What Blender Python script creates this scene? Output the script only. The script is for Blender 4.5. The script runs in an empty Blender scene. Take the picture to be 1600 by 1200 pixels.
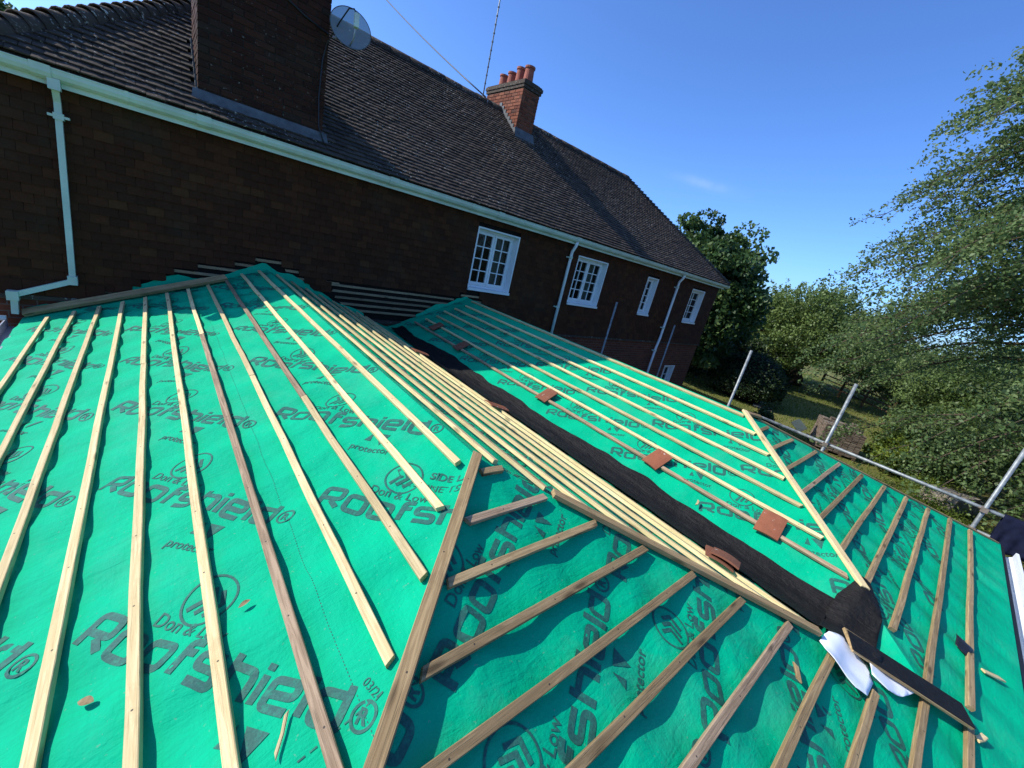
import bpy, bmesh, math, random
import numpy as np
from mathutils import Vector, Matrix, noise

scene = bpy.context.scene
C = scene.collection
RNG = np.random.default_rng(7)
random.seed(7)
R = math.radians

# ------------------------------------------------------------------ camera
cam_d = bpy.data.cameras.new('camera')
cam = bpy.data.objects.new('camera', cam_d)
C.objects.link(cam)
cam_d.sensor_fit = 'HORIZONTAL'
cam_d.sensor_width = 36.0
cam_d.lens = 629.5 / 1600.0 * 36.0
cam_d.clip_start = 0.02
cam_d.clip_end = 3000
_x = Vector((0.75184, -0.62020, 0.22382))
_y = Vector((0.03160, 0.37296, 0.92731))
_z = Vector((-0.65859, -0.69011, 0.30000))
cam.matrix_world = Matrix(((_x.x, _y.x, _z.x, 0), (_x.y, _y.y, _z.y, 0), (_x.z, _y.z, _z.z, 0), (0, 0, 0, 1)))
scene.camera = cam

# ------------------------------------------------------------------ sky, sun, exposure
LIGHT = Vector((1.14, -1.0, -1.23)).normalized()
ELEV = math.asin(-LIGHT.z)
AZ = math.atan2(-LIGHT.x, -LIGHT.y)
world = bpy.data.worlds.new('World')
scene.world = world
world.use_nodes = True
wn = world.node_tree
wn.nodes.clear()
w_out = wn.nodes.new('ShaderNodeOutputWorld')
w_bg = wn.nodes.new('ShaderNodeBackground')
w_sky = wn.nodes.new('ShaderNodeTexSky')
w_sky.sky_type = 'NISHITA'
w_sky.sun_disc = False
w_sky.sun_elevation = ELEV
w_sky.sun_rotation = AZ
w_sky.altitude = 50
w_sky.air_density = 0.8
w_sky.dust_density = 1.1
w_sky.ozone_density = 5.0
w_bg.inputs['Strength'].default_value = 0.15
w_tint = wn.nodes.new('ShaderNodeMix')          # clear-day blue of the phone's white balance
w_tint.data_type = 'RGBA'; w_tint.blend_type = 'MULTIPLY'; w_tint.inputs[0].default_value = 1.0
w_tint.inputs[7].default_value = (0.82, 1.12, 1.54, 1)
wn.links.new(w_sky.outputs[0], w_tint.inputs[6])
# one faint wisp of cloud, fixed in the sky by direction
w_tc = wn.nodes.new('ShaderNodeTexCoord')
def w_dot(vec):
    nd = wn.nodes.new('ShaderNodeVectorMath'); nd.operation = 'DOT_PRODUCT'; nd.inputs[1].default_value = vec
    wn.links.new(w_tc.outputs['Generated'], nd.inputs[0]); return nd.outputs['Value']
def w_math(op, a, b=0.0):
    nd = wn.nodes.new('ShaderNodeMath'); nd.operation = op
    for i, q in enumerate((a, b)):
        if isinstance(q, (int, float)): nd.inputs[i].default_value = q
        else: wn.links.new(q, nd.inputs[i])
    return nd.outputs[0]
wa = w_math('DIVIDE', w_dot((0.5064, -0.8568, -0.0971)), .052); wb = w_math('DIVIDE', w_dot((0.1426, 0.1942, -0.9705)), .0085)
w_r = w_math('ADD', w_math('MULTIPLY', wa, wa), w_math('MULTIPLY', wb, wb))
w_m = w_math('MULTIPLY', w_math('EXPONENT', w_math('MULTIPLY', w_r, -1.0)), w_math('GREATER_THAN', w_dot((0.8504, 0.4777, 0.2205)), 0.0))
w_nz = wn.nodes.new('ShaderNodeTexNoise'); w_nz.inputs['Scale'].default_value = 40; w_nz.inputs['Detail'].default_value = 5
wn.links.new(w_tc.outputs['Generated'], w_nz.inputs['Vector'])
w_m = w_math('MULTIPLY', w_math('MULTIPLY', w_m, w_nz.outputs[0]), .26)
w_cl = wn.nodes.new('ShaderNodeMix'); w_cl.data_type = 'RGBA'
wn.links.new(w_m, w_cl.inputs[0]); wn.links.new(w_tint.outputs[2], w_cl.inputs[6]); w_cl.inputs[7].default_value = (5.0, 5.6, 6.4, 1)
wn.links.new(w_cl.outputs[2], w_bg.inputs['Color'])
wn.links.new(w_bg.outputs[0], w_out.inputs['Surface'])

sun_d = bpy.data.lights.new('sun', 'SUN')
sun_d.energy = 5.0
sun_d.angle = R(0.53)
sun_d.color = (1.0, 0.955, 0.88)
sun = bpy.data.objects.new('sun', sun_d)
C.objects.link(sun)
sun.rotation_mode = 'QUATERNION'
sun.rotation_quaternion = LIGHT.to_track_quat('-Z', 'Y')
sun.location = (-10, 10, 20)

vs = scene.view_settings
vs.view_transform = 'Standard'
vs.look = 'None'
vs.exposure = 0.25
vs.gamma = 1.0
vs.use_curve_mapping = False
scene.cycles.use_denoising = True
scene.cycles.max_bounces = 8
scene.cycles.transparent_max_bounces = 12

# ------------------------------------------------------------------ helpers
def finish(o, label=None, cat=None, group=None, kind=None):
    if label: o['label'] = label
    if cat: o['category'] = cat
    if group: o['group'] = group
    if kind: o['kind'] = kind
    return o

def attach(o, p):
    if p is not None:
        o.parent = p
        o.matrix_parent_inverse = p.matrix_basis.inverted()

def thing(name, loc, label, cat, group=None, kind=None):
    o = bpy.data.objects.new(name, None)
    o.empty_display_size = 0.2
    o.location = loc
    C.objects.link(o)
    return finish(o, label, cat, group, kind)

class Geo:
    def __init__(self):
        self.v = []; self.f = []; self.a = []; self.n = 0
    def add(self, verts, faces, val=0.0):
        b = self.n
        self.v.extend([tuple(p) for p in verts])
        self.f.extend([tuple(i + b for i in q) for q in faces])
        self.a.extend([val] * len(verts))
        self.n += len(verts)
    def box(self, o, a, b, c, val=0.0):
        o, a, b, c = Vector(o), Vector(a), Vector(b), Vector(c)
        p = [o, o + a, o + a + b, o + b, o + c, o + a + c, o + a + b + c, o + b + c]
        fs = [(3, 2, 1, 0), (4, 5, 6, 7), (0, 1, 5, 4), (1, 2, 6, 5), (2, 3, 7, 6), (3, 0, 4, 7)]
        if a.cross(b).dot(c) < 0:
            fs = [q[::-1] for q in fs]
        self.add(p, fs, val)
    def bb(self, x0, x1, y0, y1, z0, z1, val=0.0):
        self.box((x0, y0, z0), (x1 - x0, 0, 0), (0, y1 - y0, 0), (0, 0, z1 - z0), val)
    def tube(self, pts, rad, sides=8, val=0.0, cap=True):
        pts = [Vector(p) for p in pts]
        if not hasattr(rad, '__len__'): rad = [rad] * len(pts)
        vs_, fs = [], []
        prev = None
        for i, p in enumerate(pts):
            d = (pts[min(i + 1, len(pts) - 1)] - pts[max(i - 1, 0)])
            if d.length < 1e-9: d = Vector((0, 0, 1))
            d.normalize()
            if prev is None:
                u = d.orthogonal().normalized()
            else:
                u = (prev - d * prev.dot(d))
                u = u.normalized() if u.length > 1e-6 else d.orthogonal().normalized()
            prev = u
            w = d.cross(u)
            for k in range(sides):
                t = 2 * math.pi * k / sides
                vs_.append(p + (u * math.cos(t) + w * math.sin(t)) * rad[i])
        for i in range(len(pts) - 1):
            for k in range(sides):
                k2 = (k + 1) % sides
                fs.append((i * sides + k, i * sides + k2, (i + 1) * sides + k2, (i + 1) * sides + k))
        if cap:
            fs.append(tuple(range(sides - 1, -1, -1)))
            fs.append(tuple((len(pts) - 1) * sides + k for k in range(sides)))
        self.add(vs_, fs, val)
    def lathe(self, base, prof, sides=14, val=0.0, axis=Vector((0, 0, 1))):
        base = Vector(base); axis = Vector(axis).normalized()
        u = axis.orthogonal().normalized(); w = axis.cross(u)
        vs_, fs = [], []
        for (r, h) in prof:
            for k in range(sides):
                t = 2 * math.pi * k / sides
                vs_.append(base + axis * h + (u * math.cos(t) + w * math.sin(t)) * r)
        for i in range(len(prof) - 1):
            for k in range(sides):
                k2 = (k + 1) % sides
                fs.append((i * sides + k, i * sides + k2, (i + 1) * sides + k2, (i + 1) * sides + k))
        self.add(vs_, fs, val)
    def extrude(self, prof, p0, p1, u, w, val=0.0, closed=True):
        """profile of (a,b) in axes u,w swept from p0 to p1"""
        p0, p1, u, w = Vector(p0), Vector(p1), Vector(u), Vector(w)
        n = len(prof)
        vs_ = [p0 + u * a + w * b for a, b in prof] + [p1 + u * a + w * b for a, b in prof]
        fs = []
        for k in range(n if closed else n - 1):
            k2 = (k + 1) % n
            fs.append((k, k2, n + k2, n + k))
        if closed:
            fs.append(tuple(range(n - 1, -1, -1))); fs.append(tuple(range(n, 2 * n)))
        self.add(vs_, fs, val)
    def obj(self, name, m, parent=None, smooth=False, fix=False):
        me = bpy.data.meshes.new(name)
        me.from_pydata(self.v, [], self.f)
        at = me.attributes.new('var', 'FLOAT', 'POINT')
        at.data.foreach_set('value', np.array(self.a, dtype=np.float32))
        if fix:
            bm = bmesh.new(); bm.from_mesh(me)
            bmesh.ops.recalc_face_normals(bm, faces=bm.faces)
            bm.to_mesh(me); bm.free()
        if smooth:
            me.polygons.foreach_set('use_smooth', np.ones(len(me.polygons), dtype=bool))
        me.materials.append(m)
        o = bpy.data.objects.new(name, me)
        C.objects.link(o)
        attach(o, parent)
        return o

def raw_mesh(name, v, f, var, m, parent=None, smooth=False):
    """numpy quads/tris -> object"""
    me = bpy.data.meshes.new(name)
    k = f.shape[1]
    me.vertices.add(len(v)); me.vertices.foreach_set('co', np.asarray(v, dtype=np.float32).ravel())
    me.loops.add(f.size); me.loops.foreach_set('vertex_index', f.astype(np.int32).ravel())
    me.polygons.add(len(f))
    me.polygons.foreach_set('loop_start', np.arange(0, f.size, k, dtype=np.int32))
    me.polygons.foreach_set('loop_total', np.full(len(f), k, dtype=np.int32))
    if smooth: me.polygons.foreach_set('use_smooth', np.ones(len(f), dtype=bool))
    at = me.attributes.new('var', 'FLOAT', 'POINT')
    at.data.foreach_set('value', np.asarray(var, dtype=np.float32))
    me.update(calc_edges=True); me.validate()
    me.materials.append(m)
    o = bpy.data.objects.new(name, me)
    C.objects.link(o)
    attach(o, parent)
    return o

# ------------------------------------------------------------------ materials
class NT:
    def __init__(self, name):
        self.m = bpy.data.materials.new(name); self.m.use_nodes = True
        self.t = self.m.node_tree; self.t.nodes.clear()
        self.out = self.t.nodes.new('ShaderNodeOutputMaterial')
        self.p = self.n('ShaderNodeBsdfPrincipled')
        self.l(self.p.outputs[0], self.out.inputs['Surface'])
    def n(self, typ, **kw):
        nd = self.t.nodes.new(typ)
        for k, v in kw.items(): setattr(nd, k, v)
        return nd
    def l(self, a, b): self.t.links.new(a, b)
    def coord(self, kind='Object', scale=(1, 1, 1), rot=(0, 0, 0)):
        mp = self.n('ShaderNodeMapping')
        mp.inputs['Scale'].default_value = scale
        mp.inputs['Rotation'].default_value = rot
        if kind == 'Position':
            g = self.n('ShaderNodeNewGeometry'); self.l(g.outputs['Position'], mp.inputs[0])
        else:
            tc = self.n('ShaderNodeTexCoord'); self.l(tc.outputs[kind], mp.inputs[0])
        return mp.outputs[0]
    def noise(self, vec, scale=5, detail=4, rough=.55, dist=0.0):
        nd = self.n('ShaderNodeTexNoise')
        nd.inputs['Scale'].default_value = scale; nd.inputs['Detail'].default_value = detail
        nd.inputs['Roughness'].default_value = rough; nd.inputs['Distortion'].default_value = dist
        self.l(vec, nd.inputs['Vector']); return nd.outputs[0]
    def ramp(self, fac, stops):
        nd = self.n('ShaderNodeValToRGB'); e = nd.color_ramp.elements
        while len(e) > 1: e.remove(e[-1])
        e[0].position = stops[0][0]; e[0].color = (*stops[0][1], 1)
        for p, c in stops[1:]:
            x = e.new(p); x.color = (*c, 1)
        self.l(fac, nd.inputs[0]); return nd.outputs[0]
    def mix(self, fac, a, b, mode='MIX'):
        nd = self.n('ShaderNodeMix', data_type='RGBA', blend_type=mode)
        for i, x in ((0, fac), (6, a), (7, b)):
            if isinstance(x, (int, float)): nd.inputs[i].default_value = x
            elif isinstance(x, tuple): nd.inputs[i].default_value = (*x, 1)
            else: self.l(x, nd.inputs[i])
        return nd.outputs[2]
    def math(self, op, a, b=0.0):
        nd = self.n('ShaderNodeMath', operation=op)
        for i, x in enumerate((a, b)):
            if isinstance(x, (int, float)): nd.inputs[i].default_value = x
            else: self.l(x, nd.inputs[i])
        return nd.outputs[0]
    def bump(self, h, strength=.3, dist=.01):
        nd = self.n('ShaderNodeBump'); nd.inputs['Strength'].default_value = strength
        nd.inputs['Distance'].default_value = dist
        self.l(h, nd.inputs['Height']); self.l(nd.outputs[0], self.p.inputs['Normal'])
    def var(self):
        """per-piece random: point attribute plus object random"""
        a = self.n('ShaderNodeAttribute'); a.attribute_name = 'var'
        o = self.n('ShaderNodeObjectInfo')
        return self.math('FRACT', self.math('ADD', a.outputs['Fac'], o.outputs['Random']))
    def rand(self):
        return self.n('ShaderNodeObjectInfo').outputs['Random']
    def set(self, rough=.6, spec=.3, metal=0.0, col=None):
        self.p.inputs['Roughness'].default_value = rough
        self.p.inputs['Specular IOR Level'].default_value = spec
        self.p.inputs['Metallic'].default_value = metal
        if col is not None:
            if isinstance(col, tuple): self.p.inputs['Base Color'].default_value = (*col, 1)
            else: self.l(col, self.p.inputs['Base Color'])

def simple(name, col, rough=.6, spec=.3, metal=0.0, nscale=6.0, amt=.25, bump=.0, kind='Object', bscale=60.0):
    t = NT(name)
    v = t.coord(kind)
    n1 = t.noise(v, nscale, 5, .6)
    dark = tuple(c * (1 - amt) for c in col); light = tuple(min(1, c * (1 + amt)) for c in col)
    c = t.ramp(n1, [(.3, dark), (.7, light)])
    t.set(rough, spec, metal, c)
    if bump: t.bump(t.noise(v, bscale, 4), bump, .005)
    return t.m

def mk_membrane():
    t = NT('green_membrane'); v = t.coord('Position')
    big = t.noise(v, 2.2, 4, .6)
    fib = t.noise(t.coord('Position', (90, 14, 40), (0, 0, .8)), 1.0, 3, .7)
    fine = t.noise(v, 220, 2, .5)
    c = t.ramp(big, [(.25, (.0, .315, .152)), (.75, (.0, .405, .200))])
    c = t.mix(t.math('MULTIPLY', fib, .22), c, (.0, .44, .245))
    dirt = t.ramp(t.noise(v, 7, 6, .7), [(.60, (0, 0, 0)), (.78, (1, 1, 1))])
    c = t.mix(t.math('MULTIPLY', dirt, .12), c, (.04, .27, .19))
    dust = t.ramp(t.noise(t.coord('Position', (1, 1, 1), (0, 0, .6)), 1.3, 7, .72), [(.52, (0, 0, 0)), (.74, (1, 1, 1))])
    c = t.mix(t.math('MULTIPLY', dust, .30), c, (.10, .33, .22))
    spk = t.ramp(t.noise(v, 75, 2, .5), [(.70, (0, 0, 0)), (.74, (1, 1, 1))])
    c = t.mix(t.math('MULTIPLY', spk, .45), c, (.16, .30, .20))
    t.set(.68, .06, 0, c)
    h = t.math('ADD', t.math('MULTIPLY', fib, .6), t.math('MULTIPLY', fine, .35))
    h = t.math('ADD', h, t.math('MULTIPLY', t.noise(v, 16, 3, .6), 2.6))
    crs = t.noise(t.coord('Position', (3.0, 11.0, 3.0), (0, 0, .9)), 1.6, 4, .6, 1.5)
    h = t.math('ADD', h, t.math('MULTIPLY', crs, 2.2))
    t.bump(h, .55, .004)
    return t.m

def mk_print():
    t = NT('printed_ink'); v = t.coord('Position')
    n = t.noise(v, 130, 3, .7)
    c = t.ramp(n, [(.3, (.018, .085, .068)), (.72, (.035, .135, .108))])
    wear = t.ramp(t.noise(v, 34, 6, .8), [(.50, (0, 0, 0)), (.66, (1, 1, 1))])
    c = t.mix(t.math('MULTIPLY', wear, .5), c, (.01, .30, .17))
    t.set(.6, .12, 0, c); t.bump(t.noise(v, 16, 3, .6), .4, .008)
    return t.m

def mk_wood(name, light, dark, grey=0.0):
    t = NT(name)
    v = t.coord('Object', (1.2, 22, 22))
    oi = t.n('ShaderNodeObjectInfo')
    add = t.n('ShaderNodeVectorMath', operation='ADD')
    t.l(v, add.inputs[0])
    sc = t.n('ShaderNodeVectorMath', operation='SCALE'); sc.inputs[0].default_value = (31, 17, 9)
    t.l(oi.outputs['Random'], sc.inputs['Scale']); t.l(sc.outputs[0], add.inputs[1])
    v = add.outputs[0]
    grain = t.noise(v, 2.4, 5, .65, 1.2)
    mid = tuple((a + b) / 2 for a, b in zip(light, dark))
    c = t.ramp(grain, [(.28, dark), (.5, mid), (.62, light)])
    kn = t.n('ShaderNodeTexVoronoi'); kn.inputs['Scale'].default_value = 1.0
    kv = t.coord('Object', (3.2, 13, 13)); ka = t.n('ShaderNodeVectorMath', operation='ADD')
    t.l(kv, ka.inputs[0]); t.l(sc.outputs[0], ka.inputs[1]); t.l(ka.outputs[0], kn.inputs['Vector'])
    knm = t.ramp(kn.outputs['Distance'], [(.08, (1, 1, 1)), (.19, (0, 0, 0))])
    c = t.mix(t.math('MULTIPLY', knm, .75), c, tuple(x * .30 for x in dark))
    br = t.math('ADD', t.math('MULTIPLY', oi.outputs['Random'], .46), .68)
    hs = t.n('ShaderNodeHueSaturation'); t.l(br, hs.inputs['Value']); t.l(c, hs.inputs['Color'])
    hs.inputs['Saturation'].default_value = 1.0 - grey
    st = t.ramp(t.noise(t.coord('Position'), 6, 5, .7), [(.55, (0, 0, 0)), (.8, (1, 1, 1))])
    c = t.mix(t.math('MULTIPLY', st, .5), hs.outputs[0], tuple(x * .5 for x in dark))
    # fine dark grain lines, saw marks and a nail at every rafter
    fl = t.ramp(t.noise(t.coord('Object', (1.5, 70, 70)), 2.0, 3, .6), [(.56, (0, 0, 0)), (.66, (1, 1, 1))])
    c = t.mix(t.math('MULTIPLY', fl, .2), c, tuple(x * .45 for x in dark))
    sp = t.n('ShaderNodeSeparateXYZ'); t.l(t.coord('Object'), sp.inputs[0])
    cell = t.math('FLOOR', t.math('DIVIDE', sp.outputs[0], .405))
    jit = t.math('MULTIPLY', t.math('SUBTRACT', t.math('FRACT', t.math('MULTIPLY', t.math('SINE', t.math('ADD', t.math('MULTIPLY', cell, 12.9), t.math('MULTIPLY', oi.outputs['Random'], 91.0))), 437.5)), .5), .02)
    nx = t.math('SUBTRACT', t.math('MODULO', sp.outputs[0], .405), t.math('ADD', jit, .2))
    ny = t.math('SUBTRACT', sp.outputs[1], t.math('MULTIPLY', jit, .6))
    rr = t.math('ADD', t.math('MULTIPLY', nx, nx), t.math('MULTIPLY', ny, ny))
    nail = t.math('LESS_THAN', rr, .0035 ** 2)
    c = t.mix(t.math('MULTIPLY', nail, .85), c, (.03, .028, .026))
    t.set(.7, .2, 0, c); t.bump(t.math('ADD', grain, t.math('MULTIPLY', fl, -.5)), .45, .004)
    return t.m

def mk_tile(name, stops, lichen, scale=1.0, lichen_col=(.50, .48, .42)):
    t = NT(name); v = t.coord('Position')
    r = t.var()
    c = t.ramp(r, stops)
    n = t.noise(v, 18 * scale, 6, .75)
    c = t.mix(.55, c, t.mix(n, (.25, .22, .2), (1.25, 1.15, 1.05)), 'MULTIPLY')
    moss = t.ramp(t.noise(v, 1.4, 5, .7), [(.5, (0, 0, 0)), (.75, (1, 1, 1))])
    c = t.mix(t.math('MULTIPLY', moss, .35), c, (.045, .045, .028))
    if lichen > 0:
        vo = t.noise(v, 26, 3, .6)
        sp = t.ramp(vo, [(lichen, (0, 0, 0)), (lichen + .05, (1, 1, 1))])
        big = t.ramp(t.noise(v, .8, 4, .7), [(.38, (.05, .05, .05)), (.62, (1, 1, 1))])
        f = t.math('MULTIPLY', sp, big)
        c = t.mix(f, c, lichen_col)
    t.set(.85, .15, 0, c); t.bump(n, .5, .006)
    return t.m

def mk_brick_far():
    t = NT('brick_masonry'); v = t.coord('Position')
    sw = t.n('ShaderNodeSeparateXYZ'); t.l(v, sw.inputs[0])
    cb = t.n('ShaderNodeCombineXYZ')
    t.l(t.math('ADD', sw.outputs[0], sw.outputs[1]), cb.inputs[0]); t.l(sw.outputs[2], cb.inputs[1])
    b = t.n('ShaderNodeTexBrick')
    b.inputs['Color1'].default_value = (.16, .055, .03, 1); b.inputs['Color2'].default_value = (.10, .035, .022, 1)
    b.inputs['Mortar'].default_value = (.12, .10, .085, 1)
    b.inputs['Scale'].default_value = 1.0; b.inputs['Brick Width'].default_value = .225
    b.inputs['Row Height'].default_value = .075; b.inputs['Mortar Size'].default_value = .006
    t.l(cb.outputs[0], b.inputs['Vector'])
    c = t.mix(.6, b.outputs['Color'], t.mix(t.noise(v, 12, 5), (.5, .5, .5), (1.4, 1.3, 1.2)), 'MULTIPLY')
    t.set(.9, .1, 0, c); t.bump(b.outputs['Fac'], -.4, .01)
    return t.m

def mk_leaf(name, stops, trans=.35):
    t = NT(name)
    a = t.n('ShaderNodeAttribute'); a.attribute_name = 'var'
    c = t.ramp(a.outputs['Fac'], stops)
    t.set(.5, .35, 0, c)
    tr = t.n('ShaderNodeBsdfTranslucent')
    hs = t.n('ShaderNodeHueSaturation'); hs.inputs['Value'].default_value = 1.3; hs.inputs['Hue'].default_value = .48
    t.l(c, hs.inputs['Color']); t.l(hs.outputs[0], tr.inputs[0])
    mx = t.n('ShaderNodeMixShader'); mx.inputs[0].default_value = trans
    t.l(t.p.outputs[0], mx.inputs[1]); t.l(tr.outputs[0], mx.inputs[2])
    t.l(mx.outputs[0], t.out.inputs['Surface'])
    return t.m

def mk_grass():
    t = NT('lawn_grass'); v = t.coord('Position')
    n1 = t.noise(v, .25, 5, .6); n2 = t.noise(v, 6, 6, .75)
    c = t.ramp(n1, [(.3, (.085, .105, .028)), (.55, (.15, .145, .045)), (.75, (.21, .18, .07))])
    c = t.mix(.5, c, t.mix(n2, (.5, .5, .5), (1.5, 1.5, 1.4)), 'MULTIPLY')
    t.set(.9, .1, 0, c); t.bump(n2, .7, .06)
    return t.m

def mk_glass():
    t = NT('window_glass')
    t.set(.03, .5, 0, (.012, .014, .015))
    t.p.inputs['IOR'].default_value = 1.5
    tr = t.n('ShaderNodeBsdfTransparent'); tr.inputs[0].default_value = (.75, .8, .78, 1)
    mx = t.n('ShaderNodeMixShader'); mx.inputs[0].default_value = .65
    t.l(t.p.outputs[0], mx.inputs[1]); t.l(tr.outputs[0], mx.inputs[2]); t.l(mx.outputs[0], t.out.inputs['Surface'])
    return t.m

def mk_dish():
    t = NT('smoked_dish')
    t.set(.5, .3, 0, (.24, .28, .30))
    tr = t.n('ShaderNodeBsdfTransparent'); tr.inputs[0].default_value = (.55, .66, .72, 1)
    mx = t.n('ShaderNodeMixShader'); mx.inputs[0].default_value = .3
    t.l(t.p.outputs[0], mx.inputs[1]); t.l(tr.outputs[0], mx.inputs[2]); t.l(mx.outputs[0], t.out.inputs['Surface'])
    return t.m

def mk_felt():
    t = NT('black_felt'); v = t.coord('Position')
    n = t.noise(v, 5, 6, .75); g = t.noise(t.coord('Position', (30, 3, 10)), 2, 4, .7, 2.0)
    c = t.ramp(n, [(.3, (.006, .0055, .005)), (.7, (.017, .0155, .014))])
    sc = t.ramp(g, [(.62, (0, 0, 0)), (.72, (1, 1, 1))])
    c = t.mix(t.math('MULTIPLY', sc, .18), c, (.16, .14, .12))
    wr = t.noise(t.coord('Position', (9, 2.2, 6)), 2.2, 5, .65, 1.2)
    t.set(.62, .16, 0, c); t.bump(t.math('ADD', t.math('ADD', t.noise(v, 40, 4), t.math('MULTIPLY', n, 2)), t.math('MULTIPLY', wr, 6.0)), .6, .008)
    return t.m

MT = {
    'membrane': mk_membrane(), 'print': mk_print(),
    'wood_new': mk_wood('new_softwood', (.74, .59, .31), (.54, .39, .175)),
    'wood_treated': mk_wood('treated_softwood', (.42, .29, .14), (.22, .14, .062)),
    'wood_grey': mk_wood('weathered_softwood', (.44, .31, .19), (.21, .135, .075), .0),
    'wood_shade': mk_wood('old_wall_batten', (.42, .29, .16), (.24, .155, .08)),
    'wood_dark': mk_wood('dark_softwood', (.15, .10, .05), (.07, .045, .025)),
    'roof_tile': mk_tile('dark_roof_tile', [(0, (.050, .040, .032)), (.4, (.075, .059, .046)), (.75, (.105, .081, .061)), (1, (.080, .069, .056))], .625, 1.0, (.66, .62, .54)),
    'wall_tile': mk_tile('brown_hung_tile', [(0, (.050, .019, .0085)), (.5, (.066, .024, .010)), (.92, (.082, .030, .012)), (1, (.092, .038, .014))], 0),
    'hip_tile': mk_tile('mossy_hip_tile', [(0, (.05, .04, .032)), (1, (.09, .07, .055))], .6),
    'brick_dark': mk_tile('sooty_brick', [(0, (.034, .013, .008)), (.5, (.052, .019, .011)), (.8, (.068, .026, .015)), (1, (.034, .022, .016))], .66, 1.5, (.3, .28, .24)),
    'brick_red': mk_tile('red_brick', [(0, (.15, .050, .030)), (.5, (.21, .072, .040)), (.85, (.27, .105, .060)), (1, (.10, .046, .033))], 0),
    'mortar': simple('mortar', (.20, .17, .14), .9, .1, 0, 30, .3, .4),
    'mortar_dark': simple('sooty_mortar', (.045, .037, .032), .9, .1, 0, 30, .3, .4),
    'clay': mk_tile('terracotta_tile', [(0, (.24, .085, .048)), (.5, (.31, .115, .06)), (1, (.22, .095, .06))], .66, .8),
    'pot': simple('chimney_pot_clay', (.30, .10, .065), .8, .2, 0, 8, .2, .2),
    'brick_far': mk_brick_far(),
    'white': simple('white_paint', (.74, .76, .75), .45, .4, 0, 4, .06, .0),
    'pvc': simple('bounce_tinted_plastic', (.54, .62, .50), .45, .35, 0, 3, .14, .0),  # aged white plastic, the membrane's green bounce light mixed into its colour
    'liner': simple('white_release_paper', (.82, .84, .86), .45, .4, 0, 5, .05, .2, 'Position', 14),
    'lead': simple('lead_flashing', (.10, .105, .105), .6, .3, .0, 9, .35, .3),
    'grey_metal': simple('grey_gutter', (.35, .36, .40), .45, .4, .2, 6, .15),
    'galv': simple('galvanised_tube', (.22, .235, .23), .5, .4, .35, 14, .45, .2),
    'coupler': simple('rusty_coupler', (.22, .17, .13), .6, .4, .5, 20, .4, .3),
    'black': simple('black_plastic', (.012, .012, .014), .45, .4, 0, 20, .2, .0),
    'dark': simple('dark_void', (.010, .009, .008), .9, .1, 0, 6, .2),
    'backing': simple('dark_sheathing', (.018, .014, .011), .9, .1, 0, 6, .3),
    'cloth_navy': simple('navy_cloth', (.008, .010, .024), .9, .1, 0, 12, .3, .5, 'Position', 90),
    'curtain': simple('pale_curtain', (.34, .36, .30), .8, .2, 0, 5, .15),
    'bark': simple('tree_bark', (.085, .065, .045), .9, .1, 0, 8, .4, .7, 'Position', 25),
    'stone': simple('weathered_stone', (.27, .235, .18), .9, .1, 0, 7, .35, .6, 'Position', 30),
    'oldtile': mk_tile('salvaged_tile', [(0, (.13, .10, .075)), (.5, (.19, .15, .115)), (1, (.27, .23, .18))], .64),
    'soil': simple('bare_soil', (.16, .115, .075), .95, .05, 0, 3, .35, .8, 'Position', 14),
    'gravel': simple('pale_gravel', (.32, .29, .25), .95, .05, 0, 40, .4, .8, 'Position', 60),
    'glass': mk_glass(), 'dish': mk_dish(), 'felt': mk_felt(), 'grass': mk_grass(),
    'leaf_dark': mk_leaf('broad_leaf', [(0, (0.016, 0.041, 0.011)), (.5, (0.047, 0.101, 0.024)), (1, (0.115, 0.176, 0.054))], .3),
    'leaf_mid': mk_leaf('orchard_leaf', [(0, (0.035, 0.064, 0.013)), (.5, (0.096, 0.152, 0.032)), (1, (0.192, 0.256, 0.072))], .35),
    'leaf_beech': mk_leaf('beech_leaf', [(0, (.045, .080, .030)), (.5, (.11, .18, .055)), (1, (.22, .28, .11))], .45),
    'leaf_shrub': mk_leaf('shrub_leaf', [(0, (0.029, 0.055, 0.012)), (.5, (0.080, 0.131, 0.029)), (1, (0.174, 0.239, 0.072))], .35),
    'leaf_lime': mk_leaf('lime_leaf', [(0, (.05, .085, .010)), (.5, (.12, .17, .022)), (1, (.20, .26, .04))], .4),
    'leaf_box': mk_leaf('clipped_leaf', [(0, (0.010, 0.022, 0.006)), (.5, (0.025, 0.050, 0.013)), (1, (0.056, 0.088, 0.025))], .2),
    'leaf_dry': simple('dry_leaf', (.24, .17, .09), .8, .1, 0, 40, .4),
}

# ------------------------------------------------------------------ main dimensions (metres, camera at the origin)
GZ = -4.4                      # ground level
T = .376                       # pitch (tan) of the two roof wings and of the front slope
XA, YA, ZR = 1.24, 1.42, -1.029
XB, YB, ZRB, TB = 4.83, 1.338, -1.06, .43
XV = 3.194                     # valley
XL, YE = -1.15, -1.03          # left and front eaves
WY = 7.0                       # house wall
HB = (YB + .534) / (XB - XV)   # plan slope of the left hip of the second wing
XRE = 7.65                     # right end of the front eaves
TRB = (ZRB - (ZR - T * (YA - YE))) / (XRE - XB)
def zA(x): return ZR - T * abs(x - XA)
def zB(x): return ZRB - (TB * (XB - x) if x < XB else TRB * (x - XB))
def zF(y): return ZR - T * (YA - y)
def roofz(x, y): return min(zF(y), max(zA(x), zB(x)))

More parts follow.
